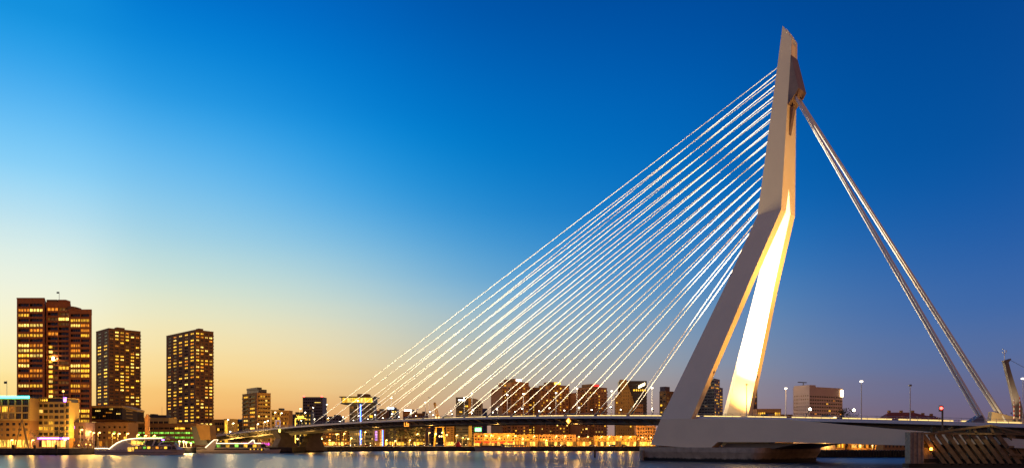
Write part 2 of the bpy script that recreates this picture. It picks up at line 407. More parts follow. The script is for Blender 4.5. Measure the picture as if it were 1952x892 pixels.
# signal marks hung on the fascia
g_or = glow('orange_lamp', (1,.30,.02), 3); g_yel = glow('yellow_lamp', (1,.62,.1), 6)
def rhomb(s, zc, h, m):
    mb = MB(); mb.prism([(s-h,zc),(s,zc+h),(s+h,zc),(s,zc-h)], lambda a,z: BP(a,-17.35,z), lambda a,z: BP(a,-17.15,z)); return obj('diamond_signal', mb, m, bridge)
rhomb(21.5, DZ(21.5)-1.6, 1.15, g_or)
mb = MB(); mb.prism([(21.5-.2,DZ(21)-1.6),(21.5-.2,DZ(21)-.75),(21.5+.75,DZ(21)-1.6),(21.5-.2,DZ(21)-2.45)], lambda a,z: BP(a,-17.45,z), lambda a,z: BP(a,-17.36,z))
obj('signal_lamp', mb, g_yel, bridge)
mb = MB(); sx=248
mb.prism([(sx-.9,DZ(sx)-2.6),(sx-1.2,DZ(sx)-1.0),(sx+.6,DZ(sx)-.7),(sx+.9,DZ(sx)-2.2)], lambda a,z: BP(a,-17.35,z), lambda a,z: BP(a,-17.15,z)); obj('signal_lamp', mb, g_yel, bridge)

# ---- lamps on the bridge that light it
def spot(name, loc, target, power, ang, col, blend=.5, r=.3, lin_=False):
    l = bpy.data.lights.new(name, 'SPOT'); l.energy = power; l.spot_size = R(ang); l.spot_blend = blend; l.color = col; l.shadow_soft_size = r
    o = bpy.data.objects.new(name, l); COL.objects.link(o); o.location = loc
    o.rotation_euler = (Vector(target)-Vector(loc)).to_track_quat('-Z', 'Y').to_euler()
    if lin_:                            # long-throw optics: falls off with distance, not its square
        l.use_nodes = True; q = l.node_tree; f = q.nodes.new('ShaderNodeLightFalloff'); f.inputs['Strength'].default_value = lin_
        q.links.new(f.outputs['Linear'], q.nodes['Emission'].inputs['Strength'])
    return o
spot('leg_flood', BP(-30,-7,14.6), BP(-45,7,56), 1300000, 80, (1,.88,.66), 1)
spot('leg_flood', BP(-30,4,14.6), BP(-36,13,30), 50000, 110, (1,.60,.2), .9)
for t in (-5, 6):
    spot('rear_flood', BP(-92,t,DZ(-92)+.8), BP(-54,0,90), 200000, 60, (1,.55,.15), .9)
for t in (-14, 14):
    spot('leg_rear_flood', BP(-74,t*.8,DZ(-74)+.8), BP(-44,t*.8,42), 90000, 70, (1,.50,.11), .9)
for k in range(13):
    s = 21*k; spot('cable_flood', BP(s,-15.0,DZ(s)+.9), BP(s-12,-7,70), (2.7e6 if k < 6 else 2.1e6 if k < 9 else 2.9e6), 165, (1,.80,.48), .5, .3, lin_=1/1500)
# ---------------------------------------------------------------- city: helpers
m_frame = mat('window_frame', (.10,.08,.06), .6, var=0)
m_glass = mat('dark_glass', (.012,.014,.018), .08, var=0)
m_glassb = mat('green_glass', (.012,.022,.02), .08, var=0)
P_Y = litpane('lit_yellow', (1,.50,.035), 2.3); P_O = litpane('lit_orange', (1,.31,.02), 1.3); P_W = litpane('lit_white', (1,.64,.12), 2.6)
P_D = litpane('lit_dim', (1,.38,.05), .2); P_G = litpane('lit_green', (.35,1,.10), 1.3, .25); P_S = litpane('shop_front', (1,.52,.07), 3.6, .2)
P_M = litpane('lit_magenta', (1,.03,.9), 1.6, .7); P_V = litpane('lit_violet', (.45,.16,1), 1.8, .6)
UNIT = {}
def unit(m, mull):
    k = (m.name, mull)
    if k not in UNIT:
        mb = MB(); mb.box(-.5,.5,-.5,.5,-.5,.5); n = len(mb.f)
        for j in range(mull):
            x = -.5+(j+1)/(mull+1); mb.box(x-.035,x+.035,-.9,-.45,-.5,.5)
        me = mb.mesh('window'); me.materials.append(m); me.materials.append(m_frame)
        for p in list(me.polygons)[n:]: p.material_index = 1
        UNIT[k] = me
    return UNIT[k]
def pane(parent, c, w, h, face, m, mull=0, name='window'):
    o = bpy.data.objects.new(name, unit(m, mull)); COL.objects.link(o); o.parent = parent
    o.location = c; o.scale = (w, .12, h); o.rotation_euler = (0, 0, {'F':0,'R':math.pi/2,'L':-math.pi/2}[face])
    return o
PAL_HOME = [(P_Y,4),(P_O,3),(P_W,1),(P_D,3)]
PAL_OFF = [(P_Y,5),(P_W,2),(P_D,2)]
def pick(lit, pal, dark=None):
    if random.random() < lit:
        return random.choices([p[0] for p in pal], [p[1] for p in pal])[0]
    return dark or (P_D if random.random() < .12 else m_glass)
def grid(a0, a1, n, ratio, margin=.5):
    """n openings between a0 and a1 taking ratio of the pitch -> list of (lo,hi)"""
    L_ = (a1-a0-2*margin)/n; w = L_*ratio
    return [(a0+margin+L_*(i+.5)-w/2, a0+margin+L_*(i+.5)+w/2) for i in range(n)]
def facade(mb, tf, U, z0, z1, us, zs, dep, skip=None):
    """wall face with real openings; tf(u,d,z)->local"""
    zprev = z0
    def q(u0,u1,za,zb,d=0): mb.add([tf(u0,d,za),tf(u1,d,za),tf(u1,d,zb),tf(u0,d,zb)], [(0,1,2,3)])
    for (a,b) in zs:
        if a-zprev > 1e-4: q(0,U,zprev,a)
        up = 0
        for (l,r) in us:
            if l-up > 1e-4: q(up,l,a,b)
            for e0,e1 in (((l,a),(r,a)),((r,a),(r,b)),((r,b),(l,b)),((l,b),(l,a))):
                mb.add([tf(e0[0],0,e0[1]),tf(e1[0],0,e1[1]),tf(e1[0],dep,e1[1]),tf(e0[0],dep,e0[1])], [(0,1,2,3)])
            up = r
        if U-up > 1e-4: q(up,U,a,b)
        zprev = b
    if z1-zprev > 1e-4: q(0,U,zprev,z1)
SHEAR = [0]                            # plan skew that turns a tower's side walls edge-on to the camera
def block(par, x0, x1, y0, y1, z0, z1, wall, F=None, Rr=None, Lf=None, lit=.3, pal=PAL_HOME, dep=.35, mull=1, dark=None, roof=True, ground=None, litf=None, name='wall', cap=.5, roofm=None):
    """box volume; F/Rr/Lf = dict(c=cols, r=rows, wr, hr, zb=bottom margin, zt=top margin, us=explicit)"""
    mb = MB(); W_, D_ = x1-x0, y1-y0
    sh = SHEAR[0]
    tfs = {'F': (lambda u,d,z: (x0+u+sh*d, y0+d, z), W_), 'R': (lambda u,d,z: (x1-d+sh*u, y0+u, z), D_), 'L': (lambda u,d,z: (x0+d+sh*u, y0+u, z), D_)}
    for k, sp in (('F',F),('R',Rr),('L',Lf)):
        tf, U = tfs[k]
        if not sp:
            mb.add([tf(0,0,z0),tf(U,0,z0),tf(U,0,z1),tf(0,0,z1)], [(0,1,2,3)]); continue
        us = sp.get('us') or grid(0, U, sp['c'], sp.get('wr',.6), sp.get('m',.4))
        zb, zt = z0+sp.get('zb',.6), z1-sp.get('zt',.8)
        zs = grid(zb, zt, sp['r'], sp.get('hr',.5), 0)
        facade(mb, tf, U, z0, z1, us, zs, dep)
        for j, (a,b) in enumerate(zs):
            for i, (l,r) in enumerate(us):
                m_ = (litf(k,i,j,len(us),len(zs)) if litf else None) or pick(sp.get('lit',lit), sp.get('pal',pal), dark)
                pane(par, tf((l+r)/2, dep+.02, (a+b)/2), r-l+.02, b-a+.02, k, m_, sp.get('mull',mull))
    h_ = sh*D_
    mb.add([(x0+h_,y1,z0),(x1+h_,y1,z0),(x1+h_,y1,z1),(x0+h_,y1,z1)], [(0,1,2,3)])
    mb.add([(x0,y0,z1),(x1,y0,z1),(x1+h_,y1,z1),(x0+h_,y1,z1)], [(0,1,2,3)])
    o = obj(name, mb, wall, par)
    if roof:
        r = MB(); e = .12
        r.hexa([(x+(h_ if y > y0 else 0),y,z) for z in (z1+.01,z1+.01+cap) for x,y in ((x0-e,y0-e),(x1+e,y0-e),(x1+e,y1+e),(x0-e,y1+e))]); obj('roof', r, roofm or wall, par)
    return o
CUR = [GZ]
def bld(name, label, px0, px1, Y, cat='building', group=None, z=None):
    CUR[0] = z = gz(XW(px0,Y)) if z is None else z
    o = thing(name, label, cat, (XW(px0,Y), Y, GZ if z is None else z), group, local=True)
    return o, (px1-px0)/FPX*Y, Y
def corner(name, label, pa, pb, pc, Y, th, cat='building', group=None):
    th = R(th); Xb = XW(pb,Y); ua, uc = (pa-976)/FPX, (pc-976)/FPX
    Wd = (uc*Y-Xb)/(math.cos(th)-uc*math.sin(th)); Dp = (Xb-ua*Y)/(math.sin(th)+ua*math.cos(th))
    CUR[0] = gz(Xb)
    return thing(name, label, cat, (Xb, Y, CUR[0]), group, local=True, rz=th), Wd, Dp
def HT(py, Y): return ZW(py, Y)-CUR[0]
def rbox(par, name, x0,x1,y0,y1,z0,z1, m, **k):
    mb = MB(); mb.box(x0,x1,y0,y1,z0,z1); return obj(name, mb, m, par, **k)
def strip(par, name, pts, r, m, n=6):
    mb = MB(); mb.tube(pts, r, n); return obj(name, mb, m, par)

b_red = mat('red_brick', (.50,.155,.03), .85, var=.15, scale=.3)
b_gold = mat('gold_brick', (.56,.26,.085), .85, var=.12, scale=.3)
b_brown = mat('brown_brick', (.32,.155,.045), .85, var=.15, scale=.3)
b_tan = mat('tan_brick', (.42,.22,.05), .85, var=.12, scale=.3)
b_rose = mat('rose_brick', (.50,.24,.085), .85, var=.12, scale=.3)
b_cream = mat('cream_render', (.56,.37,.10), .8, var=.1, scale=.3)
b_white = mat('white_render', (.52,.36,.11), .8, var=.08, scale=.3)
b_dark = mat('dark_cladding', (.05,.05,.055), .4, .1, var=.2, scale=.2)
b_grey = mat('grey_cladding', (.16,.13,.12), .5, var=.15, scale=.2)
b_pink = mat('pink_granite', (.48,.33,.28), .6, var=.08, scale=.2)
b_plum = mat('plum_cladding', (.07,.035,.05), .5, var=.15)
b_roof = mat('roof_tile', (.24,.055,.035), .8, var=.25, scale=1.2)
g_blue = glow('blue_neon', (.05,.22,1), 5); g_violet = glow('violet_neon', (.36,.12,1), 9, True); g_teal = glow('teal_neon', (.05,.85,.72), 10, True)
g_mag = glow('magenta_neon', (1,.02,.85), 2.2); g_wneon = glow('white_neon', (1,.92,.85), 5); g_green = glow('green_neon', (.08,1,.25), 4)
g_bluew = glow('blue_white_sign', (.55,.72,1), 5); g_redn = glow('red_neon', (1,.03,.02), 1.3); g_board = glow('lit_board', (1,.78,.40), 9)
g_led = glow('led_line', (1,.78,.46), 3); g_amber = glow('amber_glow', (1,.55,.06), 3)

# ---------------------------------------------------------------- left bank
# tall brick tower
t, W_, Y = bld('brick_tower', 'tall red brick apartment tower with banded floors, leftmost and highest of the towers', 32, 176, 465)
k = W_/144; SHEAR[0] = -.56
hL, hC, hR = HT(569,Y), HT(576,Y), HT(591,Y)
lt = {}
def tl(k_, i, j, nu, nz):
    if j > nz-2: return m_glass
    s = lt.setdefault((k_, nu, j), random.random())
    return random.choice([P_Y,P_Y,P_W,P_O]) if s < .62 and random.random() < .88 else (P_O if random.random() < .12 else m_glass)
block(t, 0, 53*k, 0, 18, 0, hL, b_red, F=dict(us=[(3.0*k,23*k),(25*k,49*k)], c=2, r=28, hr=.56, zb=2, zt=2.4), litf=tl, dep=1.1, mull=3)
block(t, 53*k+.01, 99*k, 1.6, 18, 0, hC, b_red, F=dict(us=[(3*k,22*k),(24*k,43*k)], c=2, r=28, hr=.62, zb=2, zt=2.4, lit=.22), dep=1.4, mull=2)
block(t, 99*k+.01, 143*k, 0, 18, 0, hR, b_red, F=dict(us=[(4*k,21.5*k),(23.5*k,39*k)], c=2, r=26, hr=.56, zb=2, zt=1.6), litf=tl, dep=1.1, mull=3)
SHEAR[0] = 0
rbox(t, 'roof_plant', 49*k, 69*k, 4, 9, hC+.55, hC+2.4, b_brown); rbox(t, 'roof_plant', 73*k, 88*k, 3, 8, hC+.55, hC+2.2, b_red)
mb = MB(); mb.loft([[(x-.56*y, y, z) for x, y in [(82*k+41*k*q/12, 9-8*math.sin(math.pi*q/12)) for q in range(13)]+[(123*k,16),(82*k,16)]] for z in (hR+.5, hR+2.6)])
obj('curved_parapet', mb, b_brown, t)
strip(t, 'flagpole', [(66*k,8,hC+3.2),(66*k,8,hC+8)], .12, m_steel); rbox(t, 'flag', 66*k-1.6, 66*k, 7.95, 8.05, hC+7, hC+8, b_dark)
for j in range(14): pane(t, (62*k, 1.4, 22+3.05*j), 2.2, 1.5, 'F', P_Y if j % 3 else P_W, name='stair_window')
o = rbox(t, 'facade_lamp', 67*k, 69.6*k, .2, 1.2, HT(686,Y), HT(680,Y), glow('facade_flood', (1,.75,.35), 40))

# two dark slab towers behind
def slab(label, pa, pb, pc, ytop, Y, th, nl, nr, lit, sub):
    t, Wd, Dp = corner('slab_tower', label, pa, pb, pc, Y, th, group='dark brown slab towers'); h = HT(ytop, Y)
    def lf(k_, i, j, nu, nz):
        s = lt.setdefault((t.name, k_, j//2, i//2), random.random())
        if k_ == 'F' and i in sub: return None
        return None if random.random() > (.8 if s < .45 else .16) else random.choice([P_Y,P_Y,P_O,P_W])
    block(t, 0, Wd, 0, Dp, 0, h, b_brown, F=dict(c=nr, r=32, wr=.62, hr=.42, zb=6, zt=1.2), Lf=dict(c=nl, r=32, wr=.55, hr=.42, zb=6, zt=1.2), lit=lit, litf=lf, dep=.5, mull=1)
    rbox(t, 'roof_plant', Wd*.3, Wd*.55, 4, 10, h+.5, h+2.6, b_brown)
    return t, Wd, Dp, h
t2, w2, d2, h2 = slab('dark brown slab tower right of the tallest tower, narrow left face', 183, 207, 268, 626, 690, 47, 2, 6, .06, (0,))
t3, w3, d3, h3 = slab('dark brown slab tower standing alone, many lit rooms on its left face', 317, 372, 407, 629, 690, 48, 5, 4, .10, ())
for t, w, d, h in ((t2,w2,d2,h2),(t3,w3,d3,h3)):
    for j in range(32):
        z = 6+(h-7.2)*(j+.5)/32; rbox(t, 'balcony', w, w+.9, 1, 4.5, z-1.2, z-.2, b_brown)

# hotel with the teal roof light
t, W_, Y = bld('harbour_hotel', 'hotel with teal light along its roof and square gridded windows, at the left edge', -75, 57, 385)
h = HT(758,Y); z1 = HT(801,Y)
block(t, 0, W_, 0, 14, 0, z1, b_tan, F=dict(c=11, r=3, wr=.5, hr=.48, zb=5.2, zt=.4), lit=.25, dep=.3)
for i in range(9): pane(t, (W_*(i+.5)/9, -.02, 2.3), W_/9*.86, 3.6, 'F', P_S, 2, 'shop_window')
block(t, -.2, W_+.2, -.7, 14, z1+.01, h, b_cream, F=dict(c=10, r=3, wr=.82, hr=.80, zb=.5, zt=.5), lit=.06, dep=.5, mull=2, roof=False)
rbox(t, 'roof', -.5, W_+.5, -1, 14, h+.01, h+.7, b_dark); rbox(t, 'roof_light', -.6, W_+.4, -1.3, -1.02, h-.1, h+.9, g_teal)
strip(t, 'flagpole', [(W_*.63,2,h+.7),(W_*.63,2,h+9)], .1, m_steel); rbox(t, 'flag', W_*.63-1.5, W_*.63, 1.96,2.04, h+7.4, h+8.6, b_dark)
# white hotel with round corner and violet band
t, W_, Y = bld('corner_hotel', 'cream seven storey hotel with rounded corner balconies and violet light band', 60, 124, 392)
h = HT(762,Y)
def wl(k_, i, j, nu, nz): return P_Y if (j == 1 and random.random() < .7) or (i == 3 and j == 2) else (None if random.random() < .7 else m_glass)
block(t, 0, W_, 0, 13, 5, h-1.2, b_white, F=dict(c=6, r=6, wr=.8, hr=.55, zb=.6, zt=.2), lit=.16, dep=.5, mull=2, litf=wl, cap=.3)
rbox(t, 'penthouse', .6, W_-.5, 1.4, 12, h-.88, h+.9, b_dark); pane(t, (W_*.28, 1.36, h), W_*.3, 1.0, 'F', P_Y, 4)
rbox(t, 'roof', -.2, W_+.6, -.6, 12, h+.91, h+1.25, b_cream)
for j in range(7):
    z = 5+(h-6.2)*j/6; mb = MB()
    mb.loft([[(W_+1.9*math.sin(R(a)), 1.9-1.9*math.cos(R(a))-.3, zz) for a in range(0,181,20)] for zz in (z-.1, z+1.0)]); obj('balcony', mb, b_cream, t)
mb = MB(); mb.loft([[(W_+.9*math.sin(R(a)), 1.7-.9*math.cos(R(a)), zz) for a in range(0,181,20)] for zz in (0, h-1.2)]); obj('corner_column', mb, b_dark, t)
rbox(t, 'ground_floor', .3, W_-.2, .6, 12, 0, 5, b_brown)
for i in range(7): pane(t, (W_*(i+.5)/7, .55, 2.2), W_/7*.8, 3.2, 'F', P_S if i > 1 else m_glass, 1, 'shop_window')
rbox(t, 'light_band', -.4, W_+2.2, -1.0, -.4, 4.55, 5.25, g_violet); rbox(t, 'canopy', -.4, W_+2, -.9, .6, 5.27, 5.5, b_white)
mb = MB(); mb.ball((W_-1.2,.5,h+4.6), .55); obj('roof_lamp', mb, g_sod, t); strip(t, 'roof_lamp_post', [(W_-1.2,.5,h+1.2),(W_-1.2,.5,h+4.2)], .1, m_steel)
rbox(t, 'neon_sign', W_-.6, W_+.7, -.4, 0, h-.9, h+1.4, g_violet)
# low plum house
t, W_, Y = bld('plum_house', 'plum coloured three storey house right of the corner hotel', 128.5, 163, 400); h = HT(806,Y)
block(t, 0, W_, 0, 9, 0, h, b_plum, F=dict(c=2, r=3, wr=.62, hr=.45, zb=2.6, zt=.6), litf=lambda k_,i,j,a,b: P_O if (j == 0 and i == 0) else (P_V if (j==2 and i==0) else m_glass))
# glass building with raked end
t, W_, Y = bld('glass_institute', 'glass office with pale cornice and raked end below the second tower', 175, 232, 480); h0, h = HT(799,Y), HT(777,Y)
e = (254-232)/FPX*Y
mb = MB(); mb.prism([(-4,h0),(W_,h0),(W_+e,h0-1.2),(W_+e,h-2.2),(W_,h),(-4,h)], lambda x,z: (x, .9+max(0,x-W_)*.6, z), lambda x,z: (x, 14, z)); obj('glazed_hall', mb, m_glass, t)
mb = MB(); mb.prism([(-5,h),(W_+.3,h),(W_+e+.4,h-2.3),(W_+e+.4,h-1.2),(W_+.3,h+1.4),(-5,h+1.4)], lambda x,z: (x, -.6+max(0,x-W_)*.6, z), lambda x,z: (x, 14, z)); obj('cornice', mb, b_cream, t)
mb = MB(); mb.prism([(-5,h0-1.2),(W_+e,h0-2.4),(W_+e,h0-1.22),(W_,h0),(-5,h0)], lambda x,z: (x, -.4+max(0,x-W_)*.6, z), lambda x,z: (x, 14, z)); obj('floor_slab', mb, b_tan, t)
for i in range(24): rbox(t, 'mullion', -4+i*(W_+4)/24, -3.85+i*(W_+4)/24, .3, .88, h0+.01, h-.01, b_dark)
for x, z, w in ((.18,.75,3),(.55,.6,4),(.62,.9,2),(.86,.5,2.4),(.4,.3,1.6),(.05,.2,2)): pane(t, (W_*x, .86, h0+(h-h0)*z), w, .8, 'F', random.choice([P_Y,P_O,P_W]), 0, 'lit_room')
for z in (.3,.62,.9): 
    mb = MB(); mb.hexa([(W_+e*.25,.85+e*.15,h0+(h-h0)*z-.3-1),(W_+e*.7,.85+e*.42-.1,h0+(h-h0)*z-.6-1),(W_+e*.7,1.2+e*.42,h0+(h-h0)*z-.6-1),(W_+e*.25,1.2+e*.15,h0+(h-h0)*z-.3-1),(W_+e*.25,.85+e*.15,h0+(h-h0)*z-.7),(W_+e*.7,.85+e*.42-.1,h0+(h-h0)*z-1.0),(W_+e*.7,1.2+e*.42,h0+(h-h0)*z-1),(W_+e*.25,1.2+e*.15,h0+(h-h0)*z-.7)]); obj('lit_room', mb, P_D, t)
block(t, -5, W_+2, 3, 14, 0, h0-2.6, b_brown, F=dict(c=6, r=2, wr=.5, hr=.4, zb=3), lit=.25, roof=False)
# brown podium
t, W_, Y = bld('podium_block', 'low brown block with few lit windows on the left quay', 163, 244, 440); h = HT(806,Y)
block(t, 0, W_, 0, 12, 0, h, b_brown, F=dict(c=8, r=3, wr=.45, hr=.38, zb=4), lit=.3, pal=[(P_Y,2),(P_O,2),(P_G,1)])
for i in range(7): pane(t, (W_*(i+.5)/7, -.05, 2), 1.6, 3.4, 'F', random.choice([P_O,P_D,P_D,m_glass]), 0, 'door')
# low office between the slab towers
t, W_, Y = bld('low_office', 'low cream office with roof plant between the two slab towers', 262, 322, 560); h = HT(797,Y)
block(t, 0, W_, 0, 14, 0, h, b_cream, F=dict(c=6, r=4, wr=.84, hr=.4, zb=2), lit=.1, mull=2)
rbox(t, 'roof_plant', W_*.3, W_*.86, 3, 10, h+.52, h+2.6, b_dark); rbox(t, 'roof_plant', W_*.36, W_*.5, 2, 8, h+2.61, h+3.4, b_dark); strip(t, 'aerial', [(W_*.7,4,h+2.6),(W_*.7,4,h+9)], .08, m_steel)
# green lit car park
t, W_, Y = bld('car_park', 'brown car park with three bands of green light', 240, 374, 500); h = HT(808,Y)
def gl(k_, i, j, a, b): return P_G if j < 3 else (P_Y if i > 8 and random.random() < .5 else m_glass)
block(t, 0, W_, 0, 16, 0, h, b_brown, F=dict(c=13, r=4, wr=.9, hr=.40, zb=1.6, zt=1.2), litf=gl, dep=.8, mull=2)
# brick pillar
t = thing('brick_pillar', 'slender orange brick pillar in front of the green lit car park', 'pillar', PX(281,846,430)*1)
t.location.z = GZ; ROOT[t.name] = Vector(t.location); x, y = t.location.x, t.location.y; zt = ZW(793,430)
rbox(t, 'shaft', x-1.0, x+1.0, y-1.0, y+1.0, GZ, zt, b_rose); rbox(t, 'cap', x-.6, x+.6, y-.6, y+.6, zt+.01, zt+1.2, b_rose)
# tilted theatre boxes
t = thing('tilted_pavilion', 'pavilion of two tilted boxes, one dark and one ochre, beside the car park', 'pavilion', (XW(385,455),455,GZ))
Y = 455; f = lambda px, py, d: PX(px, py, Y)+Vector((0,d,0))
mb = MB(); mb.loft([[f(*p,0) for p in ((372,848),(397,848),(384,812),(364,812))],[f(*p,9) for p in ((372,848),(397,848),(384,812),(364,812))]]); obj('dark_box', mb, b_dark, t)
mb = MB(); mb.loft([[f(*p,-1.2) for p in ((384,838),(403,838),(401,810),(375,810))],[f(*p,8) for p in ((384,838),(403,838),(401,810),(375,810))]]); obj('ochre_box', mb, b_tan, t)
# offices at the bridge head
t, W_, Y = bld('bridgehead_office', 'low ochre office with two window bands left of the yellow stair tower', 404, 428, 600); h = HT(800,Y)
block(t, 0, W_, 0, 12, 0, h, b_tan, F=dict(c=5, r=4, wr=.8, hr=.42, zb=2), lit=.12, mull=1)
t, W_, Y = bld('stair_tower', 'brightly lit yellow stair tower near the bridge head', 427, 445, 590); h = HT(799,Y)
block(t, 0, W_, 0, 9, 0, h, b_cream, F=dict(us=[(W_*.08,W_*.40)], c=1, r=1, hr=.96, zb=.2, zt=.2), litf=lambda *a: P_Y, mull=0, dep=.2)
t, W_, Y = bld('terrace_house', 'row of dark gabled houses between the stair tower and the striped flats', 445, 463, 640); h = HT(804,Y)
block(t, 0, W_, 0, 9, 0, h, b_brown, F=dict(c=5, r=5, wr=.5, hr=.45), lit=.3, roof=False)
for i in range(3):
    mb = MB(); a = W_*i/3; b = W_*(i+1)/3; mb.prism([(a,h+.01),(b,h+.01),((a+b)/2,h+2.6)], lambda x,z:(x,-.2,z), lambda x,z:(x,9.2,z)); obj('roof', mb, b_dark, t)
# striped flats
t, Wd, Dp = corner('balcony_flats', 'ochre apartment block with balcony bands and dark corner strip at the bridge head', 462, 490, 516, 600, 42); Y = 600; h = HT(749,Y)
def fl(k_, i, j, a, b): return random.choice([P_Y,P_W,P_O]) if (k_ == 'L' and random.random() < .55) or random.random() < .12 else m_glass
block(t, 0, Wd, 0, Dp, 0, h, b_tan, F=dict(c=5, r=12, wr=.8, hr=.42, zb=3), Lf=dict(us=[(Dp*.16,Dp*.5),(Dp*.62,Dp*.94)], c=2, r=12, hr=.46, zb=3), litf=fl, dep=.7, mull=2)
for j in range(12):
    z = 3+(h-3.8)*(j+.5)/12
    rbox(t, 'balcony', .9, Wd-.3, -1.2, -.01, z-1.6, z-.75, b_cream)
    for u0, u1 in ((.16,.5),(.62,.94)): rbox(t, 'balcony', -1.1, -.01, Dp*u0, Dp*u1, z-1.6, z-.75, b_cream)
rbox(t, 'corner_strip', -.3, .8, -.3, 1.2, 0, h+.2, b_brown)
rbox(t, 'penthouse', 2.5, Wd-2, 3, Dp-3, h+.52, h+3.4, b_dark); rbox(t, 'roof_plant', 1.8, Wd*.5, 4, Dp-4, h+3.41, h+5, b_dark)
for u in (.16,.62): pane(t, (-.3, Dp*(u+.16), 1.4), Dp*.3, 2.4, 'L', P_M, 0, 'magenta_window')
for i in range(6): pane(t, (Wd*(.08+.15*i), -.3, 1.6), Wd*.1, 1.8, 'F', P_M, 0, 'magenta_window')
t, W_, Y = bld('orange_flats', 'orange lit apartment block with square window openings beside the striped flats', 517, 551, 612); h = HT(782,Y)
block(t, 0, W_*.5, 0, 10, 0, h, b_cream, F=dict(c=3, r=7, wr=.7, hr=.5, zb=2), lit=.45, dep=.6, pal=[(P_Y,2),(P_O,3)])
block(t, W_*.5+.01, W_, .4, 10, 0, h-.4, b_tan, F=dict(c=4, r=7, wr=.55, hr=.5, zb=2), lit=.2, dep=.6)
rbox(t, 'roof_plant', W_*.35, W_*.6, 3, 7, h+.52, h+2, b_dark)
t = thing('blue_signboard', 'blue framed square signboard on posts in front of the orange flats', 'sign', (XW(530,560),560,GZ))
for px, py, w, hh in ((530,801.5,9,1.6),(530,811,9,1.6)):
    p = PX(px,py,560); rbox(t, 'board_frame', p.x-w*.19, p.x+w*.19, p.y-.2, p.y+.2, p.z-.35, p.z+.35, glow('sign_blue',(.02,.03,.35),.5))
for px in (526.2,533.8):
    p = PX(px,806,560); rbox(t, 'board_frame', p.x-.32, p.x+.32, p.y-.21, p.y+.21, p.z-2.2, p.z+2.2, bpy.data.materials['sign_blue']); rbox(t, 'post', p.x-.15, p.x+.15, p.y-.1, p.y+.1, GZ, p.z-2.21, m_steel)
# dark offices and red-light tower
t, W_, Y = bld('dark_office', 'small dark slab with fine horizontal bands left of the dotted office', 551.5, 564, 700); h = HT(790,Y)
block(t, 0, W_, 0, 10, 0, h, b_grey, F=dict(c=1, r=12, wr=.9, hr=.4), lit=.0, mull=3)
t, W_, Y = bld('dotted_office', 'dark office with small square lit windows in front of the red-lit tower', 563, 593, 660); h = HT(786,Y)
block(t, 0, W_, 0, 12, 0, h, b_dark, F=dict(c=8, r=8, wr=.42, hr=.42), lit=.6, pal=[(P_Y,3),(P_W,2)], mull=0)
t = thing('roof_portal', 'yellow glowing steel portal frame with round lamps beside the bridge deck', 'frame', (XW(571,520),520,GZ))
for px in (563,):
    p = PX(px,800,520); rbox(t, 'post', p.x-.25, p.x+.25, 519.8, 520.2, GZ, ZW(798,520), g_amber)
a, b = PX(563,797.5,520), PX(583,797.5,520); rbox(t, 'beam', a.x, b.x, 519.7, 520.3, a.z, a.z+.45, g_amber)  # emission gives the steel frame and canopy their lit look
mb = MB(); q = PX(573,796,520); mb.loft([[(q.x+2.2*math.cos(R(a)), 520+.8*math.sin(R(a)), q.z+z) for a in range(0,360,30)] for z in (.35,1.3)]); obj('round_canopy', mb, g_amber, t)
t, W_, Y = bld('red_light_tower', 'dark tower with a red warning light on each top corner', 577, 615, 900); h = HT(757,Y)
block(t, 0, W_, 0, 20, 0, h, b_grey, F=dict(c=9, r=16, wr=.8, hr=.5), lit=.05, dark=P_D if False else m_glass, pal=[(P_D,3),(P_O,1)], mull=1, dep=.3)
for x in (1.2, W_-1.2):
    mb = MB(); mb.ball((x,1,h+1.3), 1.0); obj('warning_light', mb, g_red, t)
pane(t, (W_*.75, -.1, h-6), W_*.3, .7, 'F', P_W, 0, 'lit_room')
# disc restaurant tower
t, W_, Y = bld('disc_tower', 'dark tower capped by a wide lit restaurant deck and blue light line', 666, 712, 600); h = HT(770,Y)
block(t, 0, W_, 0, 14, 0, h, b_dark, F=dict(c=6, r=9, wr=.8, hr=.5), lit=.05)
z0, z1 = HT(768,Y), HT(757.5,Y); a = (651-666)/FPX*Y; b = (716-666)/FPX*Y
rbox(t, 'deck_floor', a, b+1.4, -5, 15, z0-.7, z0, b_dark); rbox(t, 'restaurant', a+.8, b-1, -4, 14, z0+.01, z1, b_dark)
for i in range(12): pane(t, (a+1.6+(b-a-3.4)*(i+.5)/12, -4.06, (z0+z1)/2), (b-a-3.4)/12*.94, (z1-z0)*.86, 'F', P_W if i % 5 in (2,3) else P_Y, 1, 'restaurant_window')
rbox(t, 'deck_roof', a-.6, b+.5, -5.4, 15, z1+.01, z1+.7, b_dark); rbox(t, 'roof_plant', (681-666)/FPX*Y, (702-666)/FPX*Y, 0, 10, z1+.72, z1+3, b_brown)
x = (687.5-666)/FPX*Y; rbox(t, 'light_line', x-.35, x+.35, -.6, -.2, 1, z0-.8, g_blue)
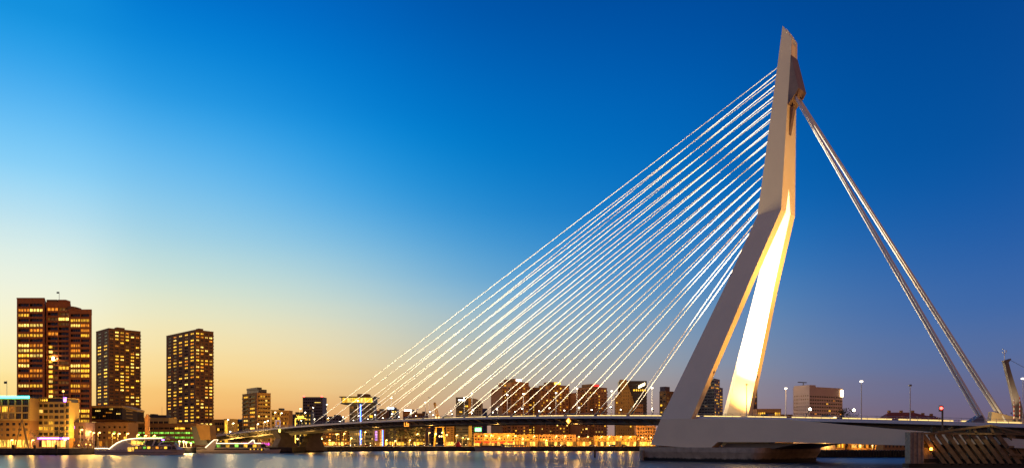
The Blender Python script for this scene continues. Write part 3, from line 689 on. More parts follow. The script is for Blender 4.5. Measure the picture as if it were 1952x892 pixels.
# low far skyline behind the cables
for nm, lb, p0, p1, yt, Y, wm, c, r, lt_, sg in (
 ('far_office','brown distant office with stepped roof left of the blue-signed tower',704,737,783,800,b_brown,6,5,.08,None),
 ('far_office','distant dark office with a blue-white rooftop sign',737,757,780,820,b_dark,4,6,.1,g_bluew),
 ('far_office','distant rusty brick office with a white rooftop sign',768,792,784,800,b_red,5,5,.1,g_wneon),
 ('far_office','distant brown office right of the rusty brick one',792,814,788,780,b_brown,5,5,.15,None),
 ('far_office','distant low brown block behind the lit crane',814,868,797,840,b_grey,8,4,.1,None),
 ('far_office','distant low block left of the red-light tower',615,652,794,850,b_grey,6,4,.1,None)):
    t, W_, Y = bld(nm, lb, p0, p1, Y, group='distant offices behind the cables'); h = HT(yt,Y)
    block(t, 0, W_, 0, 14, 0, h, wm, F=dict(c=c, r=r*2, wr=.6, hr=.45), lit=lt_)
    if sg:
        rbox(t, 'roof_sign', W_*.1, W_*.7, -.3, .1, h+.6, h+2.0, sg); rbox(t, 'sign_frame', W_*.12, W_*.68, .11, .3, h+.5, h+1.8, m_dark)
    rbox(t, 'roof_plant', W_*.55, W_*.85, 3, 9, h+.52, h+2.4, b_dark)
# rounded dark tower with pilaster
t, W_, Y = bld('rounded_tower', 'dark office tower with curved top and orange lit pilaster', 869, 893, 600); h = HT(758,Y)
block(t, 0, W_, 0, 14, 0, h, b_dark, F=dict(c=4, r=16, wr=.88, hr=.5), lit=.14, pal=[(P_Y,3),(P_D,2)], mull=2)
W2 = (919-869)/FPX*Y
mb = MB(); poly = [(W_+2.1,0),(W2,0),(W2,h-4.2),(W2-1.5,h-2.2),(W2-5,h-.6),(W_+2.1,h)]
mb.prism(poly, lambda x,z:(x,.5,z), lambda x,z:(x,14,z)); obj('curved_wing', mb, b_grey, t)
for j in range(15):
    for i in range(4): pane(t, (W_+3.3+i*(W2-W_-3.2)/4, .46, 3+(h-9)*(j+.5)/15), (W2-W_-4)/4*.8, 1.3, 'F', P_D if random.random() < .15 else m_glass, 1)
rbox(t, 'pilaster', W_+.01, W_+2.0, -.5, 8, 0, h-.2, b_tan); rbox(t, 'roof_sign', W_*.2, W_*.75, -.35, -.1, h-2.2, h-1.2, g_wneon)
t, W_, Y = bld('navy_block', 'narrow navy block with a vertical blue light line', 917, 928, 640); h = HT(779,Y)
block(t, 0, W_, 0, 10, 0, h, mat('navy_cladding',(.02,.03,.09),.5), F=dict(c=2, r=9, wr=.6, hr=.4), lit=.0); rbox(t, 'light_line', .1, .7, -.4, -.1, 1, h-.4, g_blue)

# brick residential towers behind the cables
def brick_tower(label, pl, pm, pr, yl, ym, Y, pent, th=34, group='brick residential towers behind the cables'):
    t, Wd, Dp = corner('residential_tower', label, pl, pm, pr, Y, th, group=group); h = HT(ym,Y)
    def rl(k_, i, j, a, b):
        q = lt.setdefault((t.name,k_,i), random.random()); return random.choice([P_Y,P_Y,P_W,P_O]) if random.random() < (.8 if q < .35 else .2) else m_glass
    block(t, 0, Wd, 0, Dp, 0, h, b_gold, F=dict(c=6, r=18, wr=.42, hr=.42, zb=3), Lf=dict(c=3, r=18, wr=.5, hr=.42, zb=3), litf=rl, dep=.4, mull=1, roofm=b_brown)
    hl = HT(yl,Y); block(t, -4.5, -.01, Dp*.35, Dp+5, 0, hl, b_rose, F=dict(c=2, r=17, wr=.5, hr=.42, zb=3), litf=rl, dep=.4, roofm=b_brown)
    for j in range(18):
        z = 3+(h-3.8)*(j+.5)/18; rbox(t, 'balcony', Wd, Wd+1.5, .6, 3.6, z-1.3, z-.3, b_brown); rbox(t, 'balcony', Wd*.06, Wd*.26, -1.2, -.01, z-1.3, z-.3, b_brown)
    rbox(t, 'penthouse', Wd*.15, Wd*.6, 1, Dp*.8, h+.52, h+3.2, b_brown)
    if pent: rbox(t, 'roof_light', Wd*.3, Wd*.58, .2, .95, h+1.2, h+2.8, pent)
    return t, Wd, Dp, h
brick_tower('red brick residential tower with a white roof light, leftmost of three behind the cables', 950, 975, 1008, 740, 728, 640, g_wneon)
t, W_, Y = bld('stair_block', 'dark brick block with a column of lit stair windows between two brick towers', 1007, 1027, 660); h = HT(739,Y)
block(t, 0, W_, 0, 12, 0, h, b_brown, F=dict(us=[(W_*.08,W_*.3),(W_*.5,W_*.66),(W_*.7,W_*.86)], c=3, r=22, hr=.5, zb=2), litf=lambda k_,i,j,a,b: (random.choice([P_Y,P_W]) if i > 0 and j < 17 and random.random() < .8 else (P_Y if random.random() < .2 else m_glass)), dep=.3)
brick_tower('red brick residential tower with an amber roof light, middle of three behind the cables', 1027, 1046, 1085, 745, 734, 650, g_amber)
brick_tower('red brick residential tower with red neon on its roof, rightmost of three behind the cables', 1099, 1122, 1157, 748, 738, 650, g_redn)
# tower with diagonal split
t, W_, Y = bld('split_tower', 'tower of pale brick split diagonally from dark glass, left of the pylon foot', 1174, 1234, 600); h = HT(725,Y); k = 1/FPX*Y
hs = HT(752,Y)
rbox(t, 'glass_tower', 9*k, 60*k, 2.4, 16, 0, h, m_glass)
for j in range(19): rbox(t, 'spandrel', 20*k, 60.3*k, 2.1, 2.38, 4+(h-5)*j/19, 4+(h-5)*j/19+.9, b_dark)
pane(t, (46*k, 2.0, HT(743,Y)), 24*k, 1.3, 'F', P_Y, 5, 'lit_floor'); 
mb = MB(); mb.prism([(0,0),(38*k,0),(36*k,HT(770,Y)),(33*k,HT(762,Y)),(24*k,HT(735,Y)),(20*k,HT(723,Y)),(9*k,HT(723,Y)),(9*k,hs),(0,hs)], lambda x,z:(x,0,z), lambda x,z:(x,8,z)); obj('brick_wedge', mb, b_tan, t)
for j in range(19):
    for i in range(8):
        x = (2+i*4.4)*k; z = 2+(HT(726,Y)-3)*j/18
        lim = 36*k-(max(0,z-HT(770,Y)))*(13/36)*1.0
        if x > lim-1.2 or (x < 9.5*k and z > hs-1.5): continue
        pane(t, (x, -.02, z), 1.0, 1.15, 'F', P_Y if random.random() < .07 else P_D, 0)
mb = MB(); mb.box(36.2*k, 52*k, .5, 2, 0, HT(770,Y)); obj('brick_base', mb, b_rose, t)
for j in range(8):
    for i in range(4): pane(t, (38.6*k+i*3.6*k, .47, 2.5+(HT(770,Y)-3.5)*j/7.4), 1.0, 1.3, 'F', m_glass, 0)
mb = MB(); a, b = PX(1218,737,Y)-t.location, PX(1230,731,Y)-t.location; mb.hexa([(a.x,1.4,a.z-1),(b.x,1.4,b.z-1),(b.x,1.9,b.z-1),(a.x,1.9,a.z-1),(a.x,1.4,a.z+1),(b.x,1.4,b.z+1),(b.x,1.9,b.z+1),(a.x,1.9,a.z+1)]); obj('lit_board', mb, g_board, t)
# towers glimpsed round the pylon legs
t, Wd, Dp = corner('glimpsed_tower', 'dark tower partly hidden by the left edge of the pylon foot', 1257, 1270, 1304, 700, 40); h = HT(746,700)
block(t, 0, Wd, 0, Dp, 0, h, b_brown, F=dict(c=5, r=15, wr=.7, hr=.5), Lf=dict(c=2, r=15, wr=.6, hr=.5), lit=.25)
rbox(t, 'roof_plant', 2, 9, 3, 9, h+.52, h+5, b_plum)
t, Wd, Dp = corner('stepped_tower', 'dark glass tower with stepped top seen between the pylon legs', 1330, 1362, 1380, 640, 58); Y = 640; h = HT(722,Y)
def sl_(k_, i, j, a, b): return random.choice([P_Y,P_Y,P_O]) if (k_ == 'F' and random.random() < .55) or (j > b-4 and random.random() < .5) else (m_glass if random.random() < .97 else P_D)
block(t, 0, Wd*.55, 0, Dp, 0, h, b_dark, F=dict(c=3, r=22, wr=.6, hr=.45), Lf=dict(c=5, r=22, wr=.85, hr=.5), litf=sl_, dep=.3)
block(t, Wd*.55+.01, Wd, 1, Dp*.8, 0, h-6.5, b_plum, F=dict(c=3, r=20, wr=.6, hr=.45), litf=sl_, dep=.3)
t, W_, Y = bld('slim_tower', 'slim dark tower half hidden behind the far pylon leg', 1418, 1443.5, 640); h = HT(738,Y)
block(t, 0, W_, 0, 10, 0, h, b_plum, F=dict(c=6, r=18, wr=.5, hr=.45), lit=.25)
t, W_, Y = bld('long_office', 'low brick office with a few lit floors right of the pylon legs', 1443.6, 1489, 520); h = HT(780,Y)
block(t, 0, W_, 0, 10, 0, h, b_rose, F=dict(c=12, r=6, wr=.7, hr=.45), litf=lambda k_,i,j,a,b: (P_Y if (i < 4 and j > 2) or (j == 5 and i > 8) or random.random() < .1 else m_glass), mull=1)
t, W_, Y = bld('low_shed', 'low dark shed between the brick office and the granite block', 1489.3, 1511, 520); h = HT(791,Y)
block(t, 0, W_, 0, 9, 0, h, b_brown, F=dict(c=5, r=3, wr=.4, hr=.4), lit=.05)
# granite office block on the right
t, Wd, Dp = corner('granite_office', 'pink granite office slab with a lit board at its upper right corner', 1512, 1543, 1606, 480, 30); Y = 480; h = HT(738,Y)
def og(k_, i, j, a, b):
    if k_ == 'L': return None
    return random.choice([P_Y,P_O]) if random.random() < .13 else m_glass
block(t, 0, Wd, 0, Dp, 0, h, b_pink, F=dict(c=14, r=14, wr=.8, hr=.42, zb=4, zt=4.5), Lf=dict(c=7, r=14, wr=.45, hr=.38, zb=4, zt=4), litf=lambda k_,i,j,a,b: (og(k_,i,j,a,b) if k_ == 'F' else (P_Y if i > 4 and j < 8 and random.random() < .8 else (P_D if i > 4 or (j > 11 and i < 4) else b_pink))), dep=.25, mull=1)
rbox(t, 'parapet', -.1, Wd*.18, -.1, Dp*.95, h+.52, h+1.6, b_pink)
rbox(t, 'lit_board', Wd*.935, Wd+.05, -.6, -.1, h-5, h-.6, g_board)
strip(t, 'window_crane', [(2,Dp*.5,h+1.6),(2,Dp*.5,h+3.4)], .3, m_dark); rbox(t, 'crane_arm', -3, 5, Dp*.5-.3, Dp*.5+.3, h+3.4, h+3.9, m_dark)
# gabled terrace with red roof
t, W_, Y = bld('gabled_terrace', 'dark brick terrace with red tiled roof and chimneys right of the bridge deck', 1684, 1800, 420); h = HT(800,Y); hr = HT(785,Y)
block(t, 0, W_, 0, 9, 0, h, b_brown, F=dict(c=16, r=3, wr=.45, hr=.5), lit=.1, roof=False)
roof = None
mb = MB(); mb.loft([[(-.4,-.5,h+.01),(W_+.4,-.5,h+.01),(W_+.4,9.5,h+.01),(-.4,9.5,h+.01)],[(5.2,4.2,hr),(W_*.55,4.2,hr),(W_*.55,4.8,hr),(5.2,4.8,hr)]]); roof = obj('roof', mb, b_roof, t)
mb = MB(); mb.loft([[(W_*.5,-.3,h+.03),(W_+.5,-.3,h+.03),(W_+.5,9,h+.03),(W_*.5,9,h+.03)],[(W_*.5,4.2,hr-1.2),(W_-3,4.2,hr-2),(W_-3,4.8,hr-2),(W_*.5,4.8,hr-1.2)]]); obj('lower_roof', mb, b_roof, t)
for x, z in ((5.4,hr),(W_*.36,hr),(W_*.55,hr),(W_*.72,hr-1.4),(W_*.86,hr-1.8)): rbox(roof, 'chimney', x-.7, x+.7, 4.0, 5.2, z-1.2, z+1.1, b_brown)
# ---- low waterfront rows seen under the bridge
def row(name, label, p0, p1, yt, Y, wm, c, r, lit, pal=None, shop=True, group=None, hr=.5):
    t, W_, Y = bld(name, label, p0, p1, Y, group=group); h = HT(yt,Y)
    block(t, 0, W_, 0, 10, 3.6, h, wm, F=dict(c=c, r=r, wr=.55, hr=hr, zb=.5, zt=.5), lit=lit, pal=pal or PAL_HOME, dep=.3)
    rbox(t, 'ground_floor', .1, W_-.1, .6, 10, 0, 3.6, b_brown)
    if shop:
        for i in range(c): pane(t, (W_*(i+.5)/c, .55, 1.9), W_/c*.8, 2.9, 'F', random.choice([P_S,P_S,P_Y,P_O,P_D]), 1, 'shop_window')
    return t, W_, h
row('waterfront_row', 'ochre waterfront building with red awnings behind the moored barge', 903, 982, 826.5, 548, b_tan, 14, 2, .45)
row('waterfront_row', 'ochre waterfront building right of the one with red awnings', 982.6, 1026, 829, 550, b_tan, 8, 2, .6)
row('waterfront_row', 'tan waterfront house under the diamond signal', 1027, 1098, 829, 552, b_rose, 12, 2, .25)
row('waterfront_row', 'dark waterfront gap building with a blue-white lamp', 1099, 1133, 834, 556, b_brown, 6, 2, .15)
row('waterfront_row', 'orange lit waterfront arcade left of the pylon foundation', 1133.5, 1213, 831, 548, b_tan, 14, 2, .4)
row('waterfront_row', 'orange brick corner building with dotted windows beside the pylon foot', 1213.5, 1250, 812, 552, b_rose, 7, 4, .12)
row('waterfront_row', 'brown building behind the dark quay trees', 752, 812, 816, 640, b_brown, 10, 5, .3)
row('waterfront_row', 'louvred tan building right of the quay crane', 850, 866, 813, 600, b_tan, 2, 7, .05, hr=.3)
row('waterfront_row', 'dark building with lit floors right of the louvred one', 866.5, 893, 812, 610, b_dark, 4, 7, .35)
row('waterfront_row', 'dark ribbed building with a lit ceiling under the bridge', 731, 751.5, 815, 600, b_dark, 9, 5, .12)
t, W_, h = row('waterfront_row', 'violet lit narrow building under the bridge', 712, 722, 819, 590, b_plum, 1, 4, 1, [(P_V,1)], hr=.8)
t, W_, h = row('waterfront_row', 'orange lit narrow building beside the violet one', 722.3, 730.5, 819, 591, b_tan, 1, 4, 1, [(P_O,1)], hr=.8)
rbox(t, 'light_line', W_-.7, W_-.1, -.4, -.1, 0.2, h, g_blue)
row('waterfront_row', 'brown waterfront terrace with blue light line left of the violet building', 650, 711, 817, 620, b_brown, 11, 4, .25)
row('waterfront_row', 'brown building behind the quay lamps next to the river pier', 592, 649, 818, 640, b_brown, 10, 4, .25)
t, W_, Y = bld('pilaster_tower', 'free-standing lit ochre column beside the waterfront row', 893.5, 899.5, 575); h = HT(809,Y)
rbox(t, 'shaft', 0, W_, 0, 2.4, 0, h+6, b_cream); rbox(t, 'plinth', -.4, W_+.4, -.4, 2.8, 0, 1.2, b_tan)
t = thing('green_sign', 'green and white lit sign on a post above the waterfront row', 'sign', (XW(911,560),560,GZ)); p = PX(907,819.5,560); q = PX(916,817,560)
rbox(t, 'sign_board', p.x-.6, q.x+.6, 559.7, 560, p.z-.8, q.z+.9, g_green); rbox(t, 'lettering_bar', p.x, q.x, 559.5, 559.68, p.z-.25, q.z-.1, g_wneon); rbox(t, 'post', p.x+1.5, p.x+1.9, 560.01, 560.3, GZ, q.z, m_steel)
# right bank under the deck
for nm, lb, p0, p1, yt, Y, wm, c, lit, pal in (
 ('quay_shed','yellow lit quay shed seen under the right girder',1455,1538,844,505,b_tan,18,.9,[(P_Y,3),(P_W,1),(P_O,2)]),
 ('quay_shed','bright yellow glazed quay hall right of the red container',1554,1590,843,496,b_tan,9,1,[(P_W,1),(P_Y,2)]),
 ('quay_shed','amber lit hall with a red sign under the right girder',1594,1612,844,492,b_rose,5,.8,[(P_Y,1),(P_O,1)]),
 ('quay_shed','dark brick shed with lit doorways under the right girder',1622,1680,845,486,b_brown,12,.4,[(P_O,3),(P_Y,1)]),
 ('quay_shed','brown cottage with two lit windows near the fender',1680.5,1800,848,470,b_rose,12,.25,[(P_Y,1)])):
    t, W_, Y = bld(nm, lb, p0, p1, Y, group='sheds on the right bank'); h = HT(yt,Y)+1.0
    block(t, 0, W_, 0, 8, 0, h, wm, F=dict(c=c, r=1, wr=.78, hr=.6, zb=.5, zt=.6), lit=lit, pal=pal, dep=.2)
t = thing('shipping_container', 'dark red container with a pale stripe on the right bank', 'container', (XW(1546,488),488,1.3)); a, b = PX(1540,856,488), PX(1554,844,488)
rbox(t, 'container_body', a.x, b.x, 488, 490.4, 1.3, b.z+1, mat('container_red',(.25,.02,.02),.6)); rbox(t, 'stripe', a.x+.1, b.x-.1, 487.94, 487.99, 3.2, 3.8, b_white)
# ---------------------------------------------------------------- street lamps
m_pole = mat('lamp_pole', (.30,.26,.2), .5, .3, var=0)
def lamp_proto(name, label, cat, group, h, bulb, br, arm=0, cap=True, watt=0, col=SOD):
    t = thing(name, label, cat, (0,0,0), group, local=True)
    mb = MB(); mb.tube([(0,0,0),(0,0,h*.5),(0,0,h)], [.13,.10,.07]); obj('pole', mb, m_pole, t)
    if arm:
        mb = MB(); mb.tube([(0,0,h),(arm*.5,0,h+.25),(arm,0,h+.2)], .05); obj('arm', mb, m_pole, t)
    mb = MB(); mb.ball((arm,0,h+(.0 if arm else br*.8)), br, .8); obj('bulb', mb, bulb, t, smooth=True)
    if watt:
        l = bpy.data.lights.new('lamp_light', 'POINT'); l.energy = watt; l.color = col; l.shadow_soft_size = 1.2
        o = bpy.data.objects.new('lamp_light', l); COL.objects.link(o); o.parent = t; o.location = (arm, -br*1.3, h-br*.6)
    if cap:
        mb = MB(); z = h+(.0 if arm else br*.8)+br*.55
        mb.loft([[(arm+r*math.cos(R(a)), r*math.sin(R(a)), z+dz) for a in range(0,360,45)] for r,dz in ((br*.8,0),(br*.5,.18),(br*.1,.25))]); obj('lamp_cap', mb, m_dark, t)
    return t
def place(lab, pts, name, bulb, br, group, h0=None, arm=0, cat='street lamp', watt=0, col=SOD):
    protos = {}
    for i_, (px, py, Y) in enumerate(sorted(pts)):
        lab_ = lab+', %s from the left' % nth(i_)
        g0 = gz(XW(px,Y)); h = ZW(py, Y)-g0-(0 if arm else br*.8)
        key = round(h*2)/2
        if key not in protos:
            protos[key] = lamp_proto(name, lab_, cat, group, key, bulb, br, arm, watt=watt, col=col); protos[key].location = (XW(px,Y), Y, g0)
        else: dup(protos[key], (XW(px,Y), Y, g0), lab_)
place('orange sodium street lamp in the row along the left quay', [(153,819,396),(169,822,400),(176,824.5,405),(187,823,398),(214,825,396),(225,825.5,402),(241,826.5,398),(261,827.5,404),(275,828.5,400),(292,829,404),(121,838,384),(60,838,378),(20,838,376)], 'street_lamp', g_sod, .5, 'sodium lamps on the left quay', arm=.9, watt=5500)
place('low warm globe lamp beside the tilted pavilion', [(342,841,432),(350,841,432),(355,841.5,432),(364,844,430)], 'globe_lamp', g_warm, .6, 'globe lamps by the pavilion', watt=4000, col=WARM)
place('tall pale lamp at the bridge head', [(433,799,540),(443,806,540),(437,822,500),(490,808,540),(503,804,545),(509,801,545),(535,787,560),(523,785,570),(571,778,575),(580,786,560)], 'street_lamp', g_white, .45, 'pale lamps at the bridge head', arm=.8, watt=4000, col=WARM)
place('sodium lamp in front of the waterfront row under the bridge', [(924,829,541),(935,828.5,541),(967,829,541),(981,830,541),(1017,830,542),(1059,830.5,542),(1076,830.5,542),(1102,831,542),(1119,831,542),(1145,832,541),(1160,832,541),(1182,832,541),(1200,832,541),(1223,833,541),(1239,833,541),(950,834,540),(995,836,540),(1040,838,540)], 'street_lamp', g_sod, .5, 'lamps on the waterfront', arm=.7, watt=4500)
place('sodium lamp on the quay right of the river pier', [(627,838,545),(641,827,560),(668,834,556),(687,836,550),(695,823,565),(766,822,570),(794,827,548),(817,824,560),(829,827,556),(850,828,550),(869,829,552),(881,833,548),(891,835,548),(735,838,545),(752,839,545),(780,838,546),(612,836,548),(600,838,545),(655,826,570)], 'street_lamp', g_sod, .5, 'lamps on the quay beyond the pier', arm=.7, watt=8000)
place('small lamp on the right bank seen under the girder', [(1500,848,488),(1530,845,492),(1565,845.5,490),(1576,846,488),(1586,846,486),(1640,849,482),(1663,849,478),(1672,849,478),(1690,850,470),(1470,848,492)], 'bank_lamp', g_warm, .4, 'lamps on the right bank', watt=3000)
random.seed(5)
place('small lantern among the crowd of lights on the far quay', [(p, 844.5+random.random()*2.5, 536+random.random()*4) for p in [598,606,613,620,627,634,640,648,659,668,676,688,697,706,716,728,738,749,758,772,784,797,808,820,833,846,858,866,878,888]], 'lantern', g_warm, .28, 'lanterns on the far quay', cat='lantern')

# lamps standing on the bridge
def s_at(px, t):
    u = (px-976)/FPX; o = BC+TX*t
    return (u*o.y-o.x)/(AX.x-u*AX.y)
def bl(px, py, t, lab, lit=True):
    s = s_at(px, t); p = BP(s, t, DZ(s)); zt = ZW(py, p.y)
    o = thing('bridge_lamp', lab, 'street lamp', p, 'tall lamps on the bridge', local=True)
    h = zt-p.z; mb = MB(); mb.tube([(0,0,0),(0,0,h*.6),(0,0,h)], [.17,.13,.10], 8); obj('pole', mb, m_fascia, o)
    mb = MB(); mb.tube([(0,0,h+.01),(0,0,h+.35)], [.34,.42], 10); obj('lamp_head', mb, g_white if lit else m_steel, o)
    mb = MB(); mb.tube([(0,0,h+.36),(0,0,h+.5)], [.5,.3], 10); obj('lamp_cap', mb, m_dark, o)
LL = [(1735,736,-13),(1642,728,-13),(1498,741,13),(1423,734,-13),(1243,740,13),(1166,746,13),(1100,741,13),(1060,749,13),(998,751,13),(967,753,13),(900,750,13),(885,758,13),(818,758,13),(811,767,13),(746,759,13),(682,764,13),(623,771,13),(597,777,13)]
ORD = ['first','second','third','fourth','fifth','sixth','seventh','eighth','ninth','tenth','eleventh','twelfth','thirteenth','fourteenth','fifteenth','sixteenth','seventeenth','eighteenth']
for i, (px, py, t) in enumerate(LL):
    bl(px, py, t, 'tall slim lamp on the bridge deck, %s counted from the right' % ORD[i], i not in (0, 3, 12))
# floodlights next to the anchorages
t = thing('flood_post', 'short floodlight post beside a cable anchorage on the bridge deck', 'floodlight', (0,0,0), 'floodlights at the cable anchorages', local=True)
mb = MB(); mb.tube([(0,0,0),(0,0,3.1)], .09); obj('post', mb, m_dark, t)
mb = MB(); mb.tube([(.2,-.15,2.95),(-.25,.2,3.35)], [.26,.34], 8); obj('housing', mb, m_dark, t)
mb = MB(); mb.ball((-.32,.1,3.5), .25, .8); obj('lens', mb, g_flood, t)
first = True
for sg in (-1, 1):
    for i in range(16):
        s = 15*i+5; p = BP(s, sg*12.6, DZ(s))
        lab = 'floodlight post at a %s cable anchorage, %s from the pylon' % ('near-side' if sg < 0 else 'far-side', nth(i))
        if first: t.location = p; first = False; t['label'] = lab
        else: dup(t, p, lab)
# leaning lamp posts on the footway right of the pylon
for lab, (bx, by), (tx_, ty_), tt in (('dark leaning lamp post with a floodlight, right of the pylon legs', (1535,803), (1543,781), -15), ('pale leaning lamp post with a floodlight pointing up, beside the bare tree', (1622,802), (1626,783), -5)):
    s = s_at(bx, tt); p = BP(s, tt, DZ(s)); q = PX(tx_, ty_, p.y)
    o = thing('leaning_lamp', lab, 'street lamp', p)
    mb = MB(); mb.tube([p, p.lerp(q,.5)+Vector((-.15,0,.1)), q], [.16,.13,.12], 8); obj('post', mb, m_dark if tt < -10 else m_fascia, o)
    mb = MB(); mb.tube([q+Vector((.5,-.1,-.25)), q+Vector((-.6,.1,.3))], [.28,.34], 8); obj('housing', mb, m_dark, o)
    mb = MB(); mb.ball(q+Vector((.1,-.3,.25)), .36); obj('lens', mb, g_flood, o)
# deck floodlights that show as a star at the far leg
o = thing('deck_flood', 'pair of bright floodlights on the deck at the foot of the far pylon leg', 'floodlight', BP(-37,12,14.2))
for px in (1421.5,1430):
    p = PX(px,787,272); mb = MB(); mb.ball(p, .48); obj('lens', mb, g_flood, o); mb = MB(); mb.tube([(p.x,p.y,DZ(-37)),(p.x,p.y,p.z-.45)], .1); obj('post', mb, m_dark, o)

# lamps under the approach spans
o = thing('pier_lamp', 'bright amber lamp on the river pier under the bridge', 'lamp', BP(254,5,8.6))
p = PX(567,836,445); mb = MB(); mb.ball(p, .55); obj('bulb', mb, g_warm, o); strip(o, 'bracket', [p+Vector((0,.5,0)),p+Vector((0,6,.4))], .1, m_dark)
for s_, t_ in ((300,-4),(322,-10),(345,-3),(283,-12)):
    spot('soffit_flood', BP(s_,t_,4.2), BP(s_-6,t_-3,13), 16000, 150, (1,.55,.12), .9)
spot('pier_flood', BP(246,2,7.5), BP(236,-6,14), 6000, 150, (1,.5,.1), .9)
for s_ in (25, 70, 115, 160, 205):
    spot('rib_flood', BP(s_,-8.6,DZ(s_)-3.4), BP(s_-1,-15,DZ(s_)-1), 1600, 165, (1,.5,.1), .9)

# ---------------------------------------------------------------- vehicles
m_tyre = mat('tyre', (.02,.02,.02), .8, var=0); g_head = glow('headlight', (1,.85,.6), 14); g_tail = glow('tail_light', (1,.03,.02), 5)
def car(label, p, rz, col, group):
    t = thing('car', label, 'car', p, group, local=True, rz=rz)
    m = mat('car_paint', col, .3, .2, var=0); L_ = 4.4
    mb = MB(); mb.prism([(-2.2,.35),(2.2,.35),(2.2,.75),(1.3,.9),(-1.5,.95),(-2.2,.85)], lambda x,z:(x,-.88,z), lambda x,z:(x,.88,z)); obj('body', mb, m, t)
    mb = MB(); mb.prism([(-1.7,.951),(.9,.93),(.3,1.42),(-1.2,1.45)], lambda x,z:(x,-.76,z), lambda x,z:(x,.76,z)); obj('cabin', mb, m_glass, t)
    for x in (-1.4,1.4):
        for y in (-.9,.9):
            mb = MB(); mb.tube([(x,y-.1,.33),(x,y+.1,.33)], .33, 10); obj('wheel', mb, m_tyre, t)
    for y in (-.6,.6):
        mb = MB(); mb.ball((2.2,y,.66), .13); obj('headlight', mb, g_head, t)
        mb = MB(); mb.ball((-2.2,y,.72), .1); obj('tail_light', mb, g_tail, t)
cols = [('white',(.7,.7,.7)),('black',(.02,.02,.02)),('red',(.3,.02,.02)),('silver',(.35,.35,.36)),('blue',(.03,.06,.2)),('grey',(.12,.12,.13))]
for i, px in enumerate((606,662,700,742,786,803)):
    car('%s car parked on the far quay beyond the river pier' % cols[i][0], (XW(px,538), 538, GZ+.01), .1, cols[i][1], 'cars parked on the far quay')
for i, px in enumerate((1052,1075,1128,1168,1190)):
    car('%s car parked in front of the waterfront row' % cols[(i+1)%6][0], (XW(px,537), 537, GZ+.01), math.pi*(i % 2), cols[(i+1)%6][1], 'cars parked along the waterfront')
axr = math.atan2(AX.y, AX.x)
for i, (s, tt) in enumerate(((-70,-6),(-48,-2.4),(30,-6),(95,2),(150,-6),(205,-2.5))):
    car('%s car driving along the bridge deck' % cols[i][0], BP(s,tt,DZ(s)+.04), axr+(math.pi if tt < 0 and i % 2 == 0 else 0), cols[i][1], 'cars on the bridge deck')

# ---------------------------------------------------------------- ships
m_hull = mat('ship_white', (.55,.47,.42), .4, var=.06); m_hull2 = mat('ship_band', (.10,.08,.075), .5, var=0)
m_sglass = mat('ship_glass', (.02,.035,.04), .06, var=0)
def ship_hull(t, x0, x1, y0, z1, w, Yc):
    """plan-tapered hull, bow to the right"""
    st = [(x0,.70,.0),(x0+(x1-x0)*.08,.95,0),(x0+(x1-x0)*.7,1,0),(x0+(x1-x0)*.88,.72,.15),(x0+(x1-x0)*.97,.3,.5),(x1,.04,.75)]
    rings = []
    for x, hw, up in st:
        b = w/2*hw
        rings.append([(x,Yc-b,z1+up*.4),(x,Yc+b,z1+up*.4),(x-(1.6*up if up else 0),Yc+b*.85,-.5),(x-(1.6*up if up else 0),Yc-b*.85,-.5)])
    mb = MB(); mb.loft(rings); return obj('hull', mb, m_hull, t)
def poly3(t, name, pts, Y, y0, y1, m):   # outline in photo pixels at distance Y, with real depth
    mb = MB(); mb.loft([[PX(a,b,Y)+Vector((0,y0,0)) for a,b in pts],[PX(a,b,Y)+Vector((0,y1,0)) for a,b in pts]]); return obj(name, mb, m, t)
Y = 372; t = thing('tour_boat', 'white tour boat with a swooping lit arch moored at the left quay', 'boat', (XW(260,Y),Y+4,0))
x0, x1 = XW(177,Y), XW(346,Y); ship_hull(t, x0, x1, 0, 2.35, 9, Y+4.5)
poly3(t, 'hull_stripe', [(185,861.2),(338,861.2),(338,861.9),(185,861.9)], Y, -.04, .05, m_hull2)
poly3(t, 'saloon', [(206,857),(215,849),(224,843),(236,840),(252,849),(300,849),(312,846),(322,847),(337,856.5)], Y, .7, 8.3, m_hull)
poly3(t, 'saloon_glass', [(254,849.5),(331,849.8),(336,855.8),(254,855.8)], Y, .55, .68, m_sglass)
for i in range(9): poly3(t, 'window_post', [(262+8*i,849.6),(262.6+8*i,849.6),(262.6+8*i,855.8),(262+8*i,855.8)], Y, .45, .54, m_hull)
for i, m_ in enumerate((P_Y,P_D,P_G,P_Y,P_D,P_O,P_D,P_Y)): poly3(t, 'saloon_window', [(256+8*i,850.6),(261.4+8*i,850.6),(261.4+8*i,854.6),(256+8*i,854.6)], Y, .48, .54, m_)
for i in range(6): poly3(t, 'rail_post', [(182+4*i,850.2),(182.5+4*i,850.2),(182.5+4*i,853.4),(182+4*i,853.4)], Y, .5, .6, m_hull)
poly3(t, 'hand_rail', [(181,849.8),(204,849.8),(204,850.3),(181,850.3)], Y, .5, .6, m_hull)
poly3(t, 'bow_rail', [(331,854.6),(346,855.6),(346,856.0),(331,855.0)], Y, 2.2, 2.3, m_hull)
poly3(t, 'wheelhouse', [(298,848),(303,841.5),(318,841.5),(331,848.5)], Y, 1.6, 7.4, m_hull)
poly3(t, 'wheelhouse_glass', [(304,843),(319,842.5),(327,847.4),(303,847.4)], Y, 1.45, 1.58, m_sglass)
poly3(t, 'upper_glass', [(272,848.6),(276,838.5),(299,838.5),(292,848.6)], Y, 2.0, 7, m_sglass)
for a in (274,291): poly3(t, 'raked_pillar', [(a-4.5,849),(a-2,849),(a+4.5,836.5),(a+2,836.5)], Y, 1.2, 1.8, m_hull)
poly3(t, 'roof', [(236,838.2),(250,835.6),(268,834.9),(309,834.9),(309,836.6),(240,838.8)], Y, .9, 8, m_hull)
